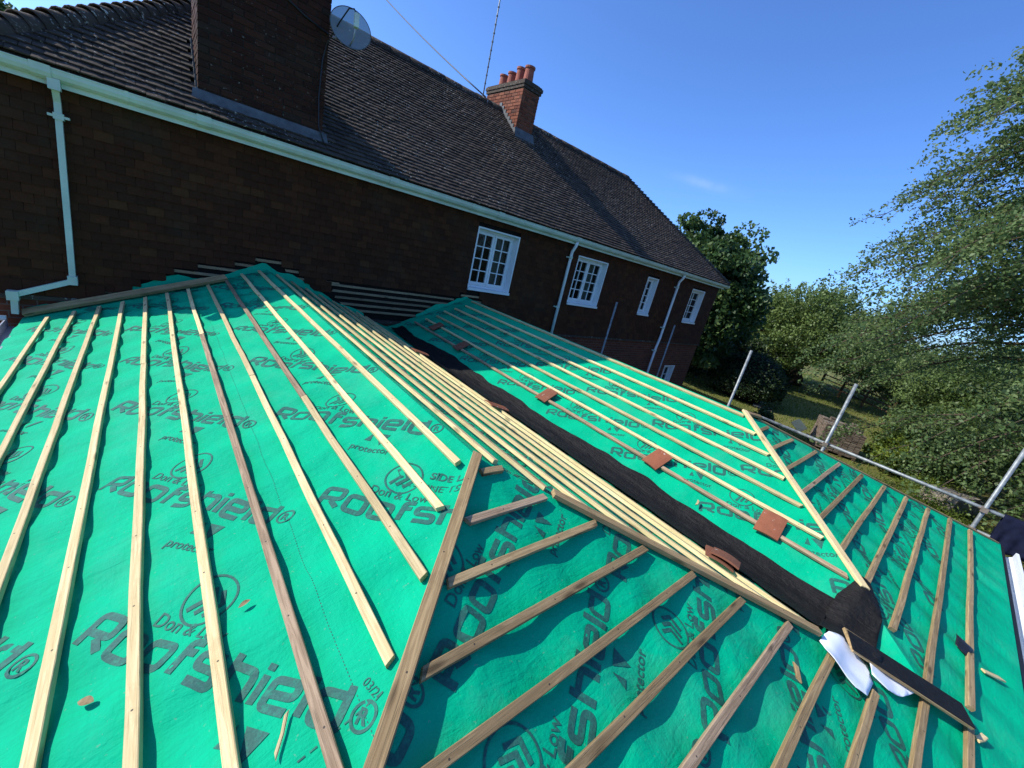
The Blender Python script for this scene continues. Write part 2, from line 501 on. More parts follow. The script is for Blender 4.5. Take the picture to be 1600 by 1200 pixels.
# ------------------------------------------------------------------ ground
def flat(name, pts, z, m, label, cat):
    g = Geo(); g.add([(x, y, z) for x, y in pts], [tuple(range(len(pts)))])
    return finish(g.obj(name, m), label, cat, kind='structure')
flat('ground', [(-1500, -1500), (1500, -1500), (1500, 1500), (-1500, 1500)], GZ, MT['grass'], 'mown lawn and rough field stretching beyond the house', 'lawn')
flat('path', [(8.0, -12), (11.2, -12), (11.6, 3.4), (10.6, 6.9), (8.0, 6.9)], GZ + .004, MT['soil'], 'strip of bare brown soil beside the extension', 'path')
flat('patio', [(-14, -14), (7.99, -14), (7.99, -1.3), (-14, -1.3)], GZ + .008, MT['gravel'], 'pale gravel yard in front of the extension', 'patio')

# ------------------------------------------------------------------ HOUSE
house = thing('house', (7.3, WY, GZ), 'brown tile-hung house with dark plain-tile hipped roof and white windows', 'house')
HX0, HX1 = -1.37, 16.0
EY, EZ, P = 6.76, .715, .80           # eaves line and roof pitch
RY = 10.15; RZ = EZ + P * (RY - EY); BY = 2 * RY - EY
CX0, CX1 = -1.31, 16.1                # roof corners
HR = RY - EY
openings = [  # x0,x1,z0,z1,casements
    (4.80, 5.90, -.86, .36, 2), (7.86, 9.08, -.86, .335, 2), (11.12, 11.74, -.86, .28, 1), (14.05, 15.02, -.90, .28, 1), (14.0, 14.75, -3.9, -2.55, 1)]

g = Geo()
def wall_panels(g, x0, x1, z0, z1, y0, y1, holes):
    xs = sorted({x0, x1, *[h[0] for h in holes], *[h[1] for h in holes]})
    for a, b in zip(xs, xs[1:]):
        zz = sorted([(h[2], h[3]) for h in holes if h[0] <= a + 1e-6 and h[1] >= b - 1e-6])
        z = z0
        for h0, h1 in zz:
            if h0 > z: g.bb(a, b, y0, y1, z, h0)
            z = h1
        if z1 > z: g.bb(a, b, y0, y1, z, z1)
wall_panels(g, HX0, HX1, GZ, .60, WY + .035, WY + .30, openings)
wall = g.obj('wall', MT['backing'], house)
g = Geo()
g.bb(HX0, HX0 + .25, WY + .31, BY - .2, GZ, .6); g.bb(HX1 - .25, HX1, WY + .31, BY - .2, GZ, .6); g.bb(HX0 + .26, HX1 - .26, BY - .45, BY - .2, GZ, .6)
g.obj('rear_wall', MT['brick_far'], house)
TBOT = -1.66                           # bottom of the tile hanging
g = Geo()
wall_panels(g, HX0 + .01, HX1 - .01, GZ, TBOT - .03, WY - .005, WY + .03, [openings[4]])
g.obj('brickwork', MT['brick_far'], house)
g = Geo()
g.bb(HX0, HX1, WY - .07, WY + .03, TBOT - .045, TBOT - .005)
g.obj('bellcast_course', MT['roof_tile'], house)

# hung tiles -------------------------------------------------------
def tile_mesh(name, w, l, th, lift, m):
    """local: x across, y up the slope, z out; lower edge lifted"""
    g = Geo()
    a = w / 2
    v = [(-a, 0, lift - .002), (a, 0, lift - .002), (a, l, -.004), (-a, l, -.004), (-a, 0, lift + th), (a, 0, lift + th), (a, l, th - .004), (-a, l, th - .004)]
    # slight camber across the tile
    v += [(0, 0, lift + th + .003), (0, l, th - .001)]
    f = [(0, 1, 5, 8, 4), (1, 2, 6, 5), (3, 0, 4, 7), (4, 8, 9, 7), (8, 5, 6, 9)]
    g.add(v, f)
    me = bpy.data.meshes.new(name); me.from_pydata(g.v, [], g.f); me.materials.append(m)
    return me, np.array(g.v), g.f

def lay_tiles(items, me, tv, tf, base_w, part_name, rest_name, parent, m, limit=300):
    """items: (matrix, width, rank). Nearest become objects, the rest one mesh."""
    items.sort(key=lambda q: q[2])
    n = 0
    vv, ff, aa = [], [], []; nb = 0
    for mat_, w, rank in items:
        if n < limit and abs(w - base_w) < 1e-4 and rank < 1e8:
            o = bpy.data.objects.new(part_name, me); C.objects.link(o)
            o.matrix_basis = mat_; attach(o, parent); n += 1
        else:
            t = tv.copy(); t[:, 0] *= w / base_w
            M3 = np.array(mat_)
            t = t @ M3[:3, :3].T + M3[:3, 3]
            vv.append(t); ff.extend([tuple(i + nb for i in q) for q in tf]); nb += len(t)
            aa.extend([random.random()] * len(t))
    g = Geo(); g.v = [tuple(p) for p in np.concatenate(vv)]; g.f = ff; g.a = aa; g.n = nb
    o = g.obj(rest_name, m, parent); o['kind'] = 'stuff'
    return o

def wall_tile_skip(x, z):
    # stripped strip above the extension roof
    if -1.25 < x < 5.75:
        rl = max(zA(x), zB(x))
        step = .10 + .07 * math.sin(x * 2.1) + .05 * math.sin(x * 5.3)
        if z < rl + step: return True
        if 2.1 < x < 4.7 and z < -1.10: return True
    return False
wt_me, wt_v, wt_f = tile_mesh('hung_tile', .162, .17, .011, .020, MT['wall_tile'])
items = []
TW, GA = .165, .1
row = 0
z = TBOT
while z < .60:
    x = HX0 + (0 if row % 2 else -TW / 2)
    while x < HX1:
        a, b = max(x, HX0), min(x + TW, HX1)
        segs = [(a, b)]
        for o in openings:
            if z + GA > o[2] - .005 and z < o[3] + .005:
                ns = []
                for s0, s1 in segs:
                    if s1 <= o[0] or s0 >= o[1]: ns.append((s0, s1)); continue
                    if s0 < o[0]: ns.append((s0, o[0]))
                    if s1 > o[1]: ns.append((o[1], s1))
                segs = ns
        for s0, s1 in segs:
            w = s1 - s0
            if w < .02: continue
            cx = (s0 + s1) / 2
            if wall_tile_skip(cx, z): continue
            flare = max(0, .12 - (z - TBOT)) * .35
            zz = z + random.uniform(-.004, .004)
            mt = Matrix.Translation((cx, WY + .012 - flare, zz)) @ Matrix(((1, 0, 0, 0), (0, 0, -1, 0), (0, 1, 0, 0), (0, 0, 0, 1))) @ Matrix.Rotation(R(random.uniform(-.9, .9)), 4, 'Z') @ Matrix.Rotation(R(random.uniform(-.8, .8)), 4, 'Y')
            vis = 0 if (-1.25 < cx < 2.6) else 1e9
            rank = abs(cx + .4) + abs(z + .6) * .7 + vis
            items.append((mt, .162 if abs(w - TW) < 1e-6 else w - .003, rank))
        x += TW
    row += 1; z += GA
lay_tiles(items, wt_me, wt_v, wt_f, .162, 'hung_tile', 'hung_tiles', wall, MT['wall_tile'])

# exposed wall battens near the extension roof
def batten_geo(L, w, h, seed, ch=.0025):
    """timber along local x, centred across, resting on local z=0"""
    rr = random.Random(seed)
    n = max(2, int(L / .45)) + 1
    prof = [(-w / 2 + ch, 0), (w / 2 - ch, 0), (w / 2, ch), (w / 2, h - ch), (w / 2 - ch, h), (-w / 2 + ch, h), (-w / 2, h - ch), (-w / 2, ch)]
    v, f = [], []
    sk0, sk1 = rr.uniform(-.012, .012), rr.uniform(-.012, .012)
    for i in range(n):
        x = L * i / (n - 1)
        dy = rr.uniform(-.0035, .0035); dz = rr.uniform(-.0012, .0012); s = 1 + rr.uniform(-.02, .02)
        for (a, b) in prof:
            sk = (sk0 if i == 0 else sk1 if i == n - 1 else 0) * a / (w / 2)
            v.append((x + sk, a * s + dy, b * s + dz))
    for i in range(n - 1):
        for k in range(8):
            k2 = (k + 1) % 8
            f.append((i * 8 + k, (i + 1) * 8 + k, (i + 1) * 8 + k2, i * 8 + k2))
    f.append(tuple(range(8))); f.append(tuple((n - 1) * 8 + k for k in range(7, -1, -1)))
    f = [q[::-1] for q in f]
    return v, f
_seed = [100]
def timber(name, p0, p1, up, w, h, m, parent=None):
    p0, p1 = Vector(p0), Vector(p1)
    d = p1 - p0; L = d.length; d.normalize()
    up = Vector(up); up = (up - d * up.dot(d)).normalized(); side = up.cross(d)
    _seed[0] += 1
    v, f = batten_geo(L, w, h, _seed[0])
    me = bpy.data.meshes.new(name); me.from_pydata(v, [], f); me.materials.append(m)
    o = bpy.data.objects.new(name, me); C.objects.link(o)
    o.matrix_basis = Matrix(((d.x, side.x, up.x, p0.x), (d.y, side.y, up.y, p0.y), (d.z, side.z, up.z, p0.z), (0, 0, 0, 1)))
    attach(o, parent)
    return o
for (x0, x1, z) in [(-.78, .1, -1.46), (-.72, -.05, -1.57), (-.42, .55, -1.31), (-.1, .9, -1.21), (.35, 1.05, -1.11), (.62, 1.3, -1.01), (.75, 1.62, -.91), (1.5, 2.1, -1.01), (1.55, 2.3, -1.11),
                    (2.05, 4.55, -1.13), (2.2, 4.62, -1.23), (2.25, 4.6, -1.33), (2.35, 4.2, -1.43), (2.6, 3.9, -1.53), (4.7, 5.7, -1.02), (4.9, 5.75, -1.12), (5.05, 5.75, -1.22)]:
    timber('wall_batten', (x0, WY + .034, z), (x1, WY + .034, z), (0, -1, 0), .038, .028, MT['wood_shade'], house)

# soffit, fascia, gutter -----------------------------------------
g = Geo(); g.bb(HX0 - .05, HX1 + .05, 6.86, WY + .03, .545, .56)
g.obj('soffit', MT['white'], house)
g = Geo(); g.bb(CX0 + .05, CX1 - .05, 6.835, 6.859, .535, .70)
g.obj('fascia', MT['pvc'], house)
prof = [(0, 0), (-.035, -.003), (-.075, .02), (-.095, .055), (-.098, .088), (-.106, .095), (-.106, .104), (-.094, .104), (-.09, .058), (-.07, .026), (-.033, .006), (-.004, .008), (-.004, .10), (0, .10)]
joints = [-1.42, -.78, .5, 2.9, 5.1, 7.45, 9.9, 12.78, 16.18]
gutter = None
for a, b in zip(joints, joints[1:]):
    g = Geo(); g.extrude(prof, (a + .002, 6.834, .585), (b - .002, 6.834, .585), (0, 1, 0), (0, 0, 1))
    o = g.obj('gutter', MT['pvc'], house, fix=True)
    g = Geo()
    pr2 = [(q[0] * 1.07 + .0, q[1] * 1.04 - .006) for q in prof[:9]] + [(-.004, .112), (0.0, .112)]
    g.extrude([(q[0] * 1.09 - .002, q[1] * 1.0 - .007) for q in [(0, 0), (-.035, -.003), (-.075, .02), (-.095, .055), (-.1, .104), (-.103, .118), (0, .118)]], (b - .07, 6.833, .585), (b + .07, 6.833, .585), (0, 1, 0), (0, 0, 1))
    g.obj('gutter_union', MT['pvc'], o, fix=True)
    k = a + .6
    while k < b - .3:
        g = Geo(); g.extrude([(q[0] * 1.05 - .001, q[1] - .004) for q in [(0, 0), (-.035, -.003), (-.075, .02), (-.095, .055), (-.1, .104), (-.104, .112), (0, .112)]], (k, 6.8335, .585), (k + .03, 6.8335, .585), (0, 1, 0), (0, 0, 1))
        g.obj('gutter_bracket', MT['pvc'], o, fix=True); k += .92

# downpipes -------------------------------------------------------
def square_pipe(pts, s, name, parent):
    g = Geo()
    for a, b in zip(pts, pts[1:]):
        a, b = Vector(a), Vector(b); d = (b - a).normalized()
        e = Vector((0, 1, 0)); u = d.cross(e).normalized()
        g.extrude([(-s, -s), (s, -s), (s, s), (-s, s)], a - d * s * .6, b + d * s * .6, u, e)
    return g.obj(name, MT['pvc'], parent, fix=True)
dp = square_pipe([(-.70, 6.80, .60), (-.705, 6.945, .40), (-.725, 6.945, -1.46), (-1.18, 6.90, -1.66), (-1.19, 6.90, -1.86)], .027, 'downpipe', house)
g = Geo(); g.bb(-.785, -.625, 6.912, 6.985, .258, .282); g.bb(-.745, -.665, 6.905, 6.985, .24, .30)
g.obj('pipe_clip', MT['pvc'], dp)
for q in ((-.745, -.655, 6.755, 6.845, .50, .60), (-.765, -.685, 6.905, 6.985, -1.50, -1.40), (-1.235, -1.145, 6.86, 6.945, -1.72, -1.62)):
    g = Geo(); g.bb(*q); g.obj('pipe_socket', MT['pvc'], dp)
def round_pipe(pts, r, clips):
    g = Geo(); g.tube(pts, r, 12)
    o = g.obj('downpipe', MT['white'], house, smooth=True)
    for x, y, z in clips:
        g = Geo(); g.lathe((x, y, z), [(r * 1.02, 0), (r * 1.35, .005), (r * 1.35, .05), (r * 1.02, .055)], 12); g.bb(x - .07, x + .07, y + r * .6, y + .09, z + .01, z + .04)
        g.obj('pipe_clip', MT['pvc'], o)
round_pipe([(7.46, 6.79, .60), (7.46, 6.80, .50), (7.49, 6.90, .36), (7.50, 6.91, .30), (7.52, 6.91, -1.86)], .036, [(7.5, 6.91, .20), (7.5, 6.91, -1.0)])
round_pipe([(12.80, 6.79, .60), (12.80, 6.80, .50), (12.82, 6.90, .36), (12.84, 6.91, .30), (12.84, 6.91, -1.55), (12.72, 6.87, -1.85), (12.72, 6.87, GZ)], .04, [(12.83, 6.91, .15), (12.83, 6.91, -1.2), (12.72, 6.87, -2.0)])

# windows ----------------------------------------------------------
def window(x0, x1, z0, z1, nc):
    yr = WY + .14           # plane of the window frame face
    g = Geo(); t = .03; f0, f1 = WY - .02, yr + .06
    g.bb(x0, x0 + t, f0, f1, z0 + t, z1 - t); g.bb(x1 - t, x1, f0, f1, z0 + t, z1 - t)
    g.bb(x0, x1, f0, f1, z1 - t, z1); g.bb(x0, x1, f0, f1, z0, z0 + t)
    win = g.obj('window', MT['white'], house)
    g = Geo(); g.bb(x0 - .005, x1 + .005, WY - .055, WY - .021, z0 - .022, z0 + .03)
    g.obj('sill', MT['white'], win)
    g = Geo(); a, b, c, d = x0 + t, x1 - t, z0 + t, z1 - t; ft = .045
    g.bb(a, a + ft, yr, yr + .055, c + ft, d - ft); g.bb(b - ft, b, yr, yr + .055, c + ft, d - ft)
    g.bb(a, b, yr, yr + .055, c, c + ft); g.bb(a, b, yr, yr + .055, d - ft, d)
    g.obj('frame', MT['white'], win)
    wi = (b - a - 2 * ft) / nc
    for k in range(nc):
        s0 = a + ft + k * wi + .004; s1 = s0 + wi - .008; c0, d0 = c + ft + .004, d - ft - .004
        g = Geo(); st = .05; ys0, ys1 = yr - .014, yr + .03
        g.bb(s0, s0 + st, ys0, ys1, c0, d0); g.bb(s1 - st, s1, ys0, ys1, c0, d0)
        g.bb(s0 + st, s1 - st, ys0, ys1, c0, c0 + st * 1.2); g.bb(s0 + st, s1 - st, ys0, ys1, d0 - st, d0)
        g.obj('sash', MT['white'], win)
        i0, i1, j0, j1 = s0 + st, s1 - st, c0 + st * 1.2, d0 - st
        nx, nz, bw = 2, 4, .02
        g = Geo()
        for q in range(1, nx):
            xx = i0 + (i1 - i0) * q / nx; g.bb(xx - bw / 2, xx + bw / 2, ys0 + .004, ys1 - .004, j0, j1)
        for q in range(1, nz):
            zz = j0 + (j1 - j0) * q / nz
            for p in range(nx):
                u0 = i0 + (i1 - i0) * p / nx + (bw / 2 if p else 0); u1 = i0 + (i1 - i0) * (p + 1) / nx - (bw / 2 if p < nx - 1 else 0)
                g.bb(u0, u1, ys0 + .006, ys1 - .006, zz - bw / 2, zz + bw / 2)
        g.obj('glazing_bars', MT['white'], win)
        for p in range(nx):
            for q in range(nz):
                u0 = i0 + (i1 - i0) * p / nx; u1 = i0 + (i1 - i0) * (p + 1) / nx
                v0 = j0 + (j1 - j0) * q / nz; v1 = j0 + (j1 - j0) * (q + 1) / nz
                tl = [random.uniform(-.0015, .0015) for _ in range(4)]
                g = Geo(); y = yr + .008
                g.add([(u0 + .002, y + tl[0], v0 + .002), (u1 - .002, y + tl[1], v0 + .002), (u1 - .002, y + tl[2], v1 - .002), (u0 + .002, y + tl[3], v1 - .002)], [(0, 1, 2, 3)])
                g.obj('pane', MT['glass'], win)
    # curtains hanging inside
    for (u0, u1) in ((b - (b - a) * .36, b), (a, a + (b - a) * .14)):
        g = Geo(); n = 26; v = []; f = []
        for k in range(n + 1):
            x = u0 + (u1 - u0) * k / n; y = yr + .22 + .03 * math.sin(k * 1.35) + .012 * math.sin(k * 3.1)
            v += [(x, y, c - .02), (x, y, d + .02)]
        f = [(2 * k, 2 * k + 2, 2 * k + 3, 2 * k + 1) for k in range(n)]
        g.add(v, f); g.obj('curtain', MT['curtain'], win, smooth=True)
for o in openings: window(*o)
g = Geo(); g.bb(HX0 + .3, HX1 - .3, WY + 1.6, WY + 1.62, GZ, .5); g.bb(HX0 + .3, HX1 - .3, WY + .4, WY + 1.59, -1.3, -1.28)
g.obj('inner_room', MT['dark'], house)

# roof ---------------------------------------------------------------
lx, rx = CX0 + HR, CX1 - HR
g = Geo(); dz = -.03
pts = [(CX0, EY, EZ + dz), (CX1, EY, EZ + dz), (CX1, BY, EZ + dz), (CX0, BY, EZ + dz), (lx, RY, RZ + dz), (rx, RY, RZ + dz)]
g.add(pts, [(0, 1, 5, 4), (1, 2, 5), (2, 3, 4, 5), (3, 0, 4)])
roof = g.obj('roof', MT['roof_tile'], house)
chims = [(.46, 1.86, 6.97, 7.85), (6.95, 7.5, 9.35, 10.9)]
rt_me, rt_v, rt_f = tile_mesh('roof_tile', .161, .17, .012, .030, MT['roof_tile'])
items = []
th = math.atan(P); cs, sn = math.cos(th), math.sin(th)
SL = HR / cs
row = 0; s = -.03
basis = Matrix(((1, 0, 0, 0), (0, cs, -sn, 0), (0, sn, cs, 0), (0, 0, 0, 1)))
while s < SL - .12:
    y = EY + s * cs; zz = EZ + s * sn
    x0 = CX0 + max(0, s) * cs - .02; x1 = CX1 - max(0, s) * cs + .02
    x = CX0 - .1 + (0 if row % 2 else TW / 2)
    wob = random.uniform(-.003, .003)
    while x < x1:
        a, b = max(x, x0), min(x + TW, x1)
        w = b - a; cx = (a + b) / 2; x += TW
        if w < .03: continue
        if any(c[0] + .02 < cx < c[1] - .02 and y > c[2] + .03 and y < c[3] for c in chims): continue
        slip = random.random() < .012
        sagx = .028 * math.sin(cx * .9 + 1) * math.sin(math.pi * min(1, max(0, s / SL))) + .012 * noise.noise((cx * .7, s * .7, 3))
        mt = Matrix.Translation((cx, y, zz + sagx)) @ basis @ Matrix.Translation((0, random.uniform(-.006, .006) + wob - (.025 if slip else 0), random.uniform(-.002, .003) + (.004 if slip else 0))) @ Matrix.Rotation(R(random.uniform(-5, 5) if slip else 0), 4, 'Z') @ Matrix.Rotation(R(random.uniform(-1.2, 1.2)), 4, 'Z') @ Matrix.Rotation(R(random.uniform(-1.3, 1.3)), 4, 'Y')
        vis = 0 if cx < 3.2 else 1e9
        items.append((mt, .161 if abs(w - TW) < 1e-6 else w - .004, math.hypot(cx - .0, s * 1.3) + vis))
    row += 1; s += .1
lay_tiles(items, rt_me, rt_v, rt_f, .161, 'roof_tile', 'roof_tiles', roof, MT['roof_tile'])
# ridge tiles
def half_round(L, r, th_, m, name, flare=0.0):
    g = Geo(); n = 8; v = []; f = []
    for e, (xx, rr) in enumerate(((0, r + flare), (L, r))):
        for k in range(n + 1):
            t = math.pi * k / n; v.append((xx, rr * math.cos(t), rr * math.sin(t) - .03))
    for k in range(n): f.append((k, n + 1 + k, n + 2 + k, k + 1))
    b = len(v)
    for e, (xx, rr) in enumerate(((0, r + flare - th_), (L, r - th_))):
        for k in range(n + 1):
            t = math.pi * k / n; v.append((xx, rr * math.cos(t), rr * math.sin(t) - .03))
    for k in range(n): f.append((b + k + 1, b + n + 2 + k, b + n + 1 + k, b + k)); f.append((k + 1, b + k + 1, b + k, k))
    me = bpy.data.meshes.new(name); me.from_pydata(v, [], [q[::-1] for q in f]); me.materials.append(m)
    me.polygons.foreach_set('use_smooth', [True] * len(me.polygons))
    return me
rid_me = half_round(.44, .125, .016, MT['hip_tile'], 'ridge_tile')
x = lx
while x < rx - .2:
    if not (6.75 < x < 7.5):
        o = bpy.data.objects.new('ridge_tile', rid_me); C.objects.link(o)
        o.matrix_basis = Matrix.Translation((x, RY, RZ - .02 + random.uniform(-.008, .008))) @ Matrix.Rotation(R(random.uniform(-1, 1)), 4, 'Z'); attach(o, roof)
    x += .45
bon_me = half_round(.24, .115, .014, MT['hip_tile'], 'hip_tile', .035)
for (c0, top) in (((CX0, EY, EZ), (lx, RY, RZ)), ((CX1, EY, EZ), (rx, RY, RZ))):
    a, b = Vector(c0), Vector(top); d = (b - a); L = d.length; d.normalize()
    up = (Vector((0, 0, 1)) - d * d.z).normalized(); sd = up.cross(d)
    k = 0.0
    while k < L - .1:
        p = a + d * k + up * .0
        tilt = Matrix.Rotation(R(-7), 4, 'Y')
        o = bpy.data.objects.new('hip_tile', bon_me); C.objects.link(o)
        o.matrix_basis = Matrix(((d.x, sd.x, up.x, p.x), (d.y, sd.y, up.y, p.y), (d.z, sd.z, up.z, p.z), (0, 0, 0, 1))) @ Matrix.Rotation(R(9 + random.uniform(-2, 2)), 4, 'Y'); attach(o, roof)
        k += .15

# chimneys ---------------------------------------------------------
def brick_mesh(L, m, name):
    g = Geo(); c = .004; h, d = .065, .1025
    # proud box with softened front edges (front = -y)
    v = [(0, d, 0), (L, d, 0), (L, d, h), (0, d, h), (0, c, 0), (L, c, 0), (L, c, h), (0, c, h), (c, 0, c), (L - c, 0, c), (L - c, 0, h - c), (c, 0, h - c)]
    f = [(8, 9, 10, 11), (4, 5, 9, 8), (5, 6, 10, 9), (6, 7, 11, 10), (7, 4, 8, 11), (0, 1, 5, 4), (1, 2, 6, 5), (2, 3, 7, 6), (3, 0, 4, 7)]
    me = bpy.data.meshes.new(name); me.from_pydata(v, [], f); me.materials.append(m)
    return me, np.array(v), f
def brick_stack(x0, x1, y0, y1, z0, z1, deep, m, mm, single_below, label_part):
    g = Geo(); i = .012
    g.bb(x0 + i, x1 - i, y0 + i, y1 - i, z0 - deep, z1 - .01)
    chim = g.obj('chimney', mm, house)
    chim['label'] = label_part
    me_s, vs_, fs_ = brick_mesh(.215, m, 'brick')
    me_h, _, _ = brick_mesh(.1025, m, 'brick')
    gv, gf, ga = [], [], []; nb = 0; cnt = 0
    z = z0; rw = 0
    while z < z1 - .06:
        for fi, (ox, oy, ux, uy, L) in enumerate(((x0, y0, 1, 0, x1 - x0), (x1, y0, 0, 1, y1 - y0), (x1, y1, -1, 0, x1 - x0), (x0, y1, 0, -1, y1 - y0))):
            t = 0.0; first = True
            off = (rw + fi) % 2
            while t < L - .02:
                bl = .1025 if (first and off) else .215
                first = False
                if t + bl > L: bl = L - t
                if t + bl > L - .115: bl = L - t - (.1125 if not off else 0); 
                if bl < .03: t += .12; continue
                p = Vector((ox + ux * t, oy + uy * t, z)); j = random.uniform(-.003, .003)
                rot = Matrix(((ux, -uy, 0, p.x), (uy, ux, 0, p.y), (0, 0, 1, p.z), (0, 0, 0, 1))) @ Matrix.Translation((0, j, random.uniform(-.0015, .0015)))
                sc = Matrix.Diagonal((bl / .215, 1, 1, 1))
                if fi in (0, 3) and z < single_below and cnt < 300:
                    o = bpy.data.objects.new('brick', me_s); C.objects.link(o); o.matrix_basis = rot @ sc; attach(o, chim); cnt += 1
                else:
                    M3 = np.array(rot @ sc); q = vs_ @ M3[:3, :3].T + M3[:3, 3]
                    gv.extend([tuple(a) for a in q]); gf.extend([tuple(k + nb for k in ff) for ff in fs_]); nb += len(q); ga.extend([random.random()] * len(q))
                t += bl + .01
        z += .075; rw += 1
    g = Geo(); g.v, g.f, g.a, g.n = gv, gf, ga, nb
    o = g.obj('bricks', m, chim); o['kind'] = 'stuff'
    return chim
ch1 = brick_stack(.46, 1.86, 6.97, 7.85, .86, 4.9, .10, MT['brick_dark'], MT['mortar_dark'], 2.75, 'broad sooty brick chimney rising just above the gutter')
g = Geo()
g.add([(.41, 6.955, .99), (1.91, 6.955, .99), (1.93, 6.88, .845), (.39, 6.88, .845)], [(3, 2, 1, 0)])
for (xa, xb) in ((.44, .459), (1.861, 1.88)):
    for k in range(9):
        y = 6.96 + k * .1; zz = EZ + P * (y - EY)
        g.bb(xa, xb, y, y + .098, zz - .02, zz + .13)
g.obj('flashing', MT['lead'], ch1)
g = Geo(); g.bb(.40, 1.92, 6.91, 7.91, 4.9, 5.0); g.bb(.43, 1.89, 6.94, 7.88, 5.0, 5.06)
g.obj('cap', MT['brick_dark'], ch1)
ch2 = brick_stack(6.95, 7.5, 9.35, 10.9, 2.72, 3.86, .5, MT['brick_red'], MT['mortar'], -9, 'slim red brick chimney with four clay pots astride the ridge')
g = Geo()
g.bb(6.925, 7.525, 9.325, 10.925, 3.86, 3.93); g.bb(6.905, 7.545, 9.305, 10.945, 3.93, 4.00); g.bb(6.93, 7.52, 9.33, 10.92, 4.0, 4.03); g.bb(6.98, 7.47, 9.38, 10.87, 4.03, 4.06)
g.obj('cap', MT['hip_tile'], ch2)
g = Geo()
for k in range(8):
    y = 9.33 + k * .11; zz = EZ + P * (y - EY)
    if y < RY: g.bb(6.932, 6.949, y, y + .108, zz - .02, zz + .20)
g.add([(6.91, 9.335, 2.98), (7.54, 9.335, 2.98), (7.56, 9.20, 2.70), (6.89, 9.20, 2.70)], [(3, 2, 1, 0)])
g.obj('flashing', MT['lead'], ch2)
for k, (y, h, r) in enumerate(((9.60, .37, .13), (9.96, .40, .115), (10.30, .34, .12), (10.66, .33, .115))):
    g = Geo(); g.lathe((7.22, y, 4.05), [(r * 1.0, 0), (r * .92, h * .5), (r * .85, h * .86), (r * 1.02, h * .88), (r * 1.02, h), (r * .75, h), (r * .7, h * .3)], 16)
    g.obj('chimney_pot', MT['pot'], ch2, smooth=False)

# things fixed to the chimneys -------------------------------------
g_c = Vector((2.04, 6.70, 2.27))
dish = thing('satellite_dish', g_c, 'smoked see-through satellite dish on the corner of the broad chimney', 'satellite dish')
nrm = Vector((-.12, -1, .12)).normalized(); du = Vector((0, 0, 1)).cross(nrm).normalized(); dv = nrm.cross(du)
g = Geo(); v = []; f = []; nr, ns = 6, 32
for i in range(nr + 1):
    for k in range(ns):
        r = i / nr; t = 2 * math.pi * k / ns
        v.append(g_c + du * (.255 * r * math.cos(t)) + dv * (.225 * r * math.sin(t)) + nrm * (.05 * r * r - .05))
for i in range(nr):
    for k in range(ns):
        k2 = (k + 1) % ns; f.append((i * ns + k, i * ns + k2, (i + 1) * ns + k2, (i + 1) * ns + k))
g.add(v, f); g.obj('reflector', MT['dish'], dish, smooth=True)
g = Geo(); g.tube([g_c + du * .255 * math.cos(t) + dv * .225 * math.sin(t) for t in np.linspace(0, 2 * math.pi, 40)], .005, 6); g.obj('rim', MT['lead'], dish, smooth=True)
g = Geo(); g.tube([g_c - dv * .2 - nrm * .02, g_c - dv * .20 + nrm * .2, g_c - dv * .10 + nrm * .3], .011, 8); g.obj('feed_arm', MT['grey_metal'], dish, smooth=True)
hd = g_c - dv * .05 + nrm * .30
g = Geo(); g.box(hd - du * .03 - dv * .07, du * .055, dv * .15, nrm * .05); g.obj('feed_horn', MT['pvc'], dish)
g = Geo(); g.tube([g_c - nrm * .05, g_c - nrm * .16 - dv * .02, Vector((1.9, 6.95, 2.15))], .017, 8); g.obj('bracket', MT['grey_metal'], dish, smooth=True)
g = Geo(); g.tube([hd + dv * .08, hd + dv * .13 - du * .03, hd + dv * .11 - du * .09, g_c - du * .14 + nrm * .03, Vector((1.83, 6.95, 2.05)), Vector((1.79, 6.945, 1.85)), Vector((1.775, 6.945, 1.4)), Vector((1.80, 6.945, 1.05)), Vector((1.86, 6.86, .86))], .009, 6)
g.obj('lead_cable', MT['black'], dish, smooth=True)
g = Geo(); g.tube([(.46, 6.955, 2.72), (.9, 6.955, 2.60), (1.29, 6.955, 2.33), (1.55, 6.955, 2.23), (1.84, 6.955, 2.16)], .011, 6)
finish(g.obj('chimney_cable', MT['black'], smooth=True), 'black cable running down across the broad chimney towards the dish', 'cable')
g = Geo(); top = Vector((6.90, 11.02, 8.2)); bot = Vector((6.90, 11.02, 2.9))
mast = thing('aerial_mast', bot, 'tall thin pale aerial mast beside the red chimney', 'mast')
g.tube([bot, top], .017, 8); g.obj('pole', MT['galv'], mast, smooth=True)
k = 4.1
while k < 8.1:
    g = Geo(); g.lathe((6.90, 11.02, k), [(.018, 0), (.026, .004), (.026, .03), (.018, .034)], 8); g.obj('collar', MT['lead'], mast); k += .19
g = Geo(); g.bb(6.87, 6.96, 10.9, 11.04, 3.5, 3.56); g.bb(6.87, 6.96, 10.9, 11.04, 3.15, 3.21); g.obj('wall_bracket', MT['lead'], mast)
g = Geo(); p0 = Vector((6.95, 10.95, 3.80)); p1 = Vector((6.95, 30, 14.3))
g.tube([p0.lerp(p1, t) - Vector((0, 0, .35 * 4 * t * (1 - t))) for t in np.linspace(0, 1, 14)], .02, 6)
finish(g.obj('overhead_wire', MT['black'], smooth=True), 'dark overhead wire slanting up from the red chimney into the sky', 'wire')

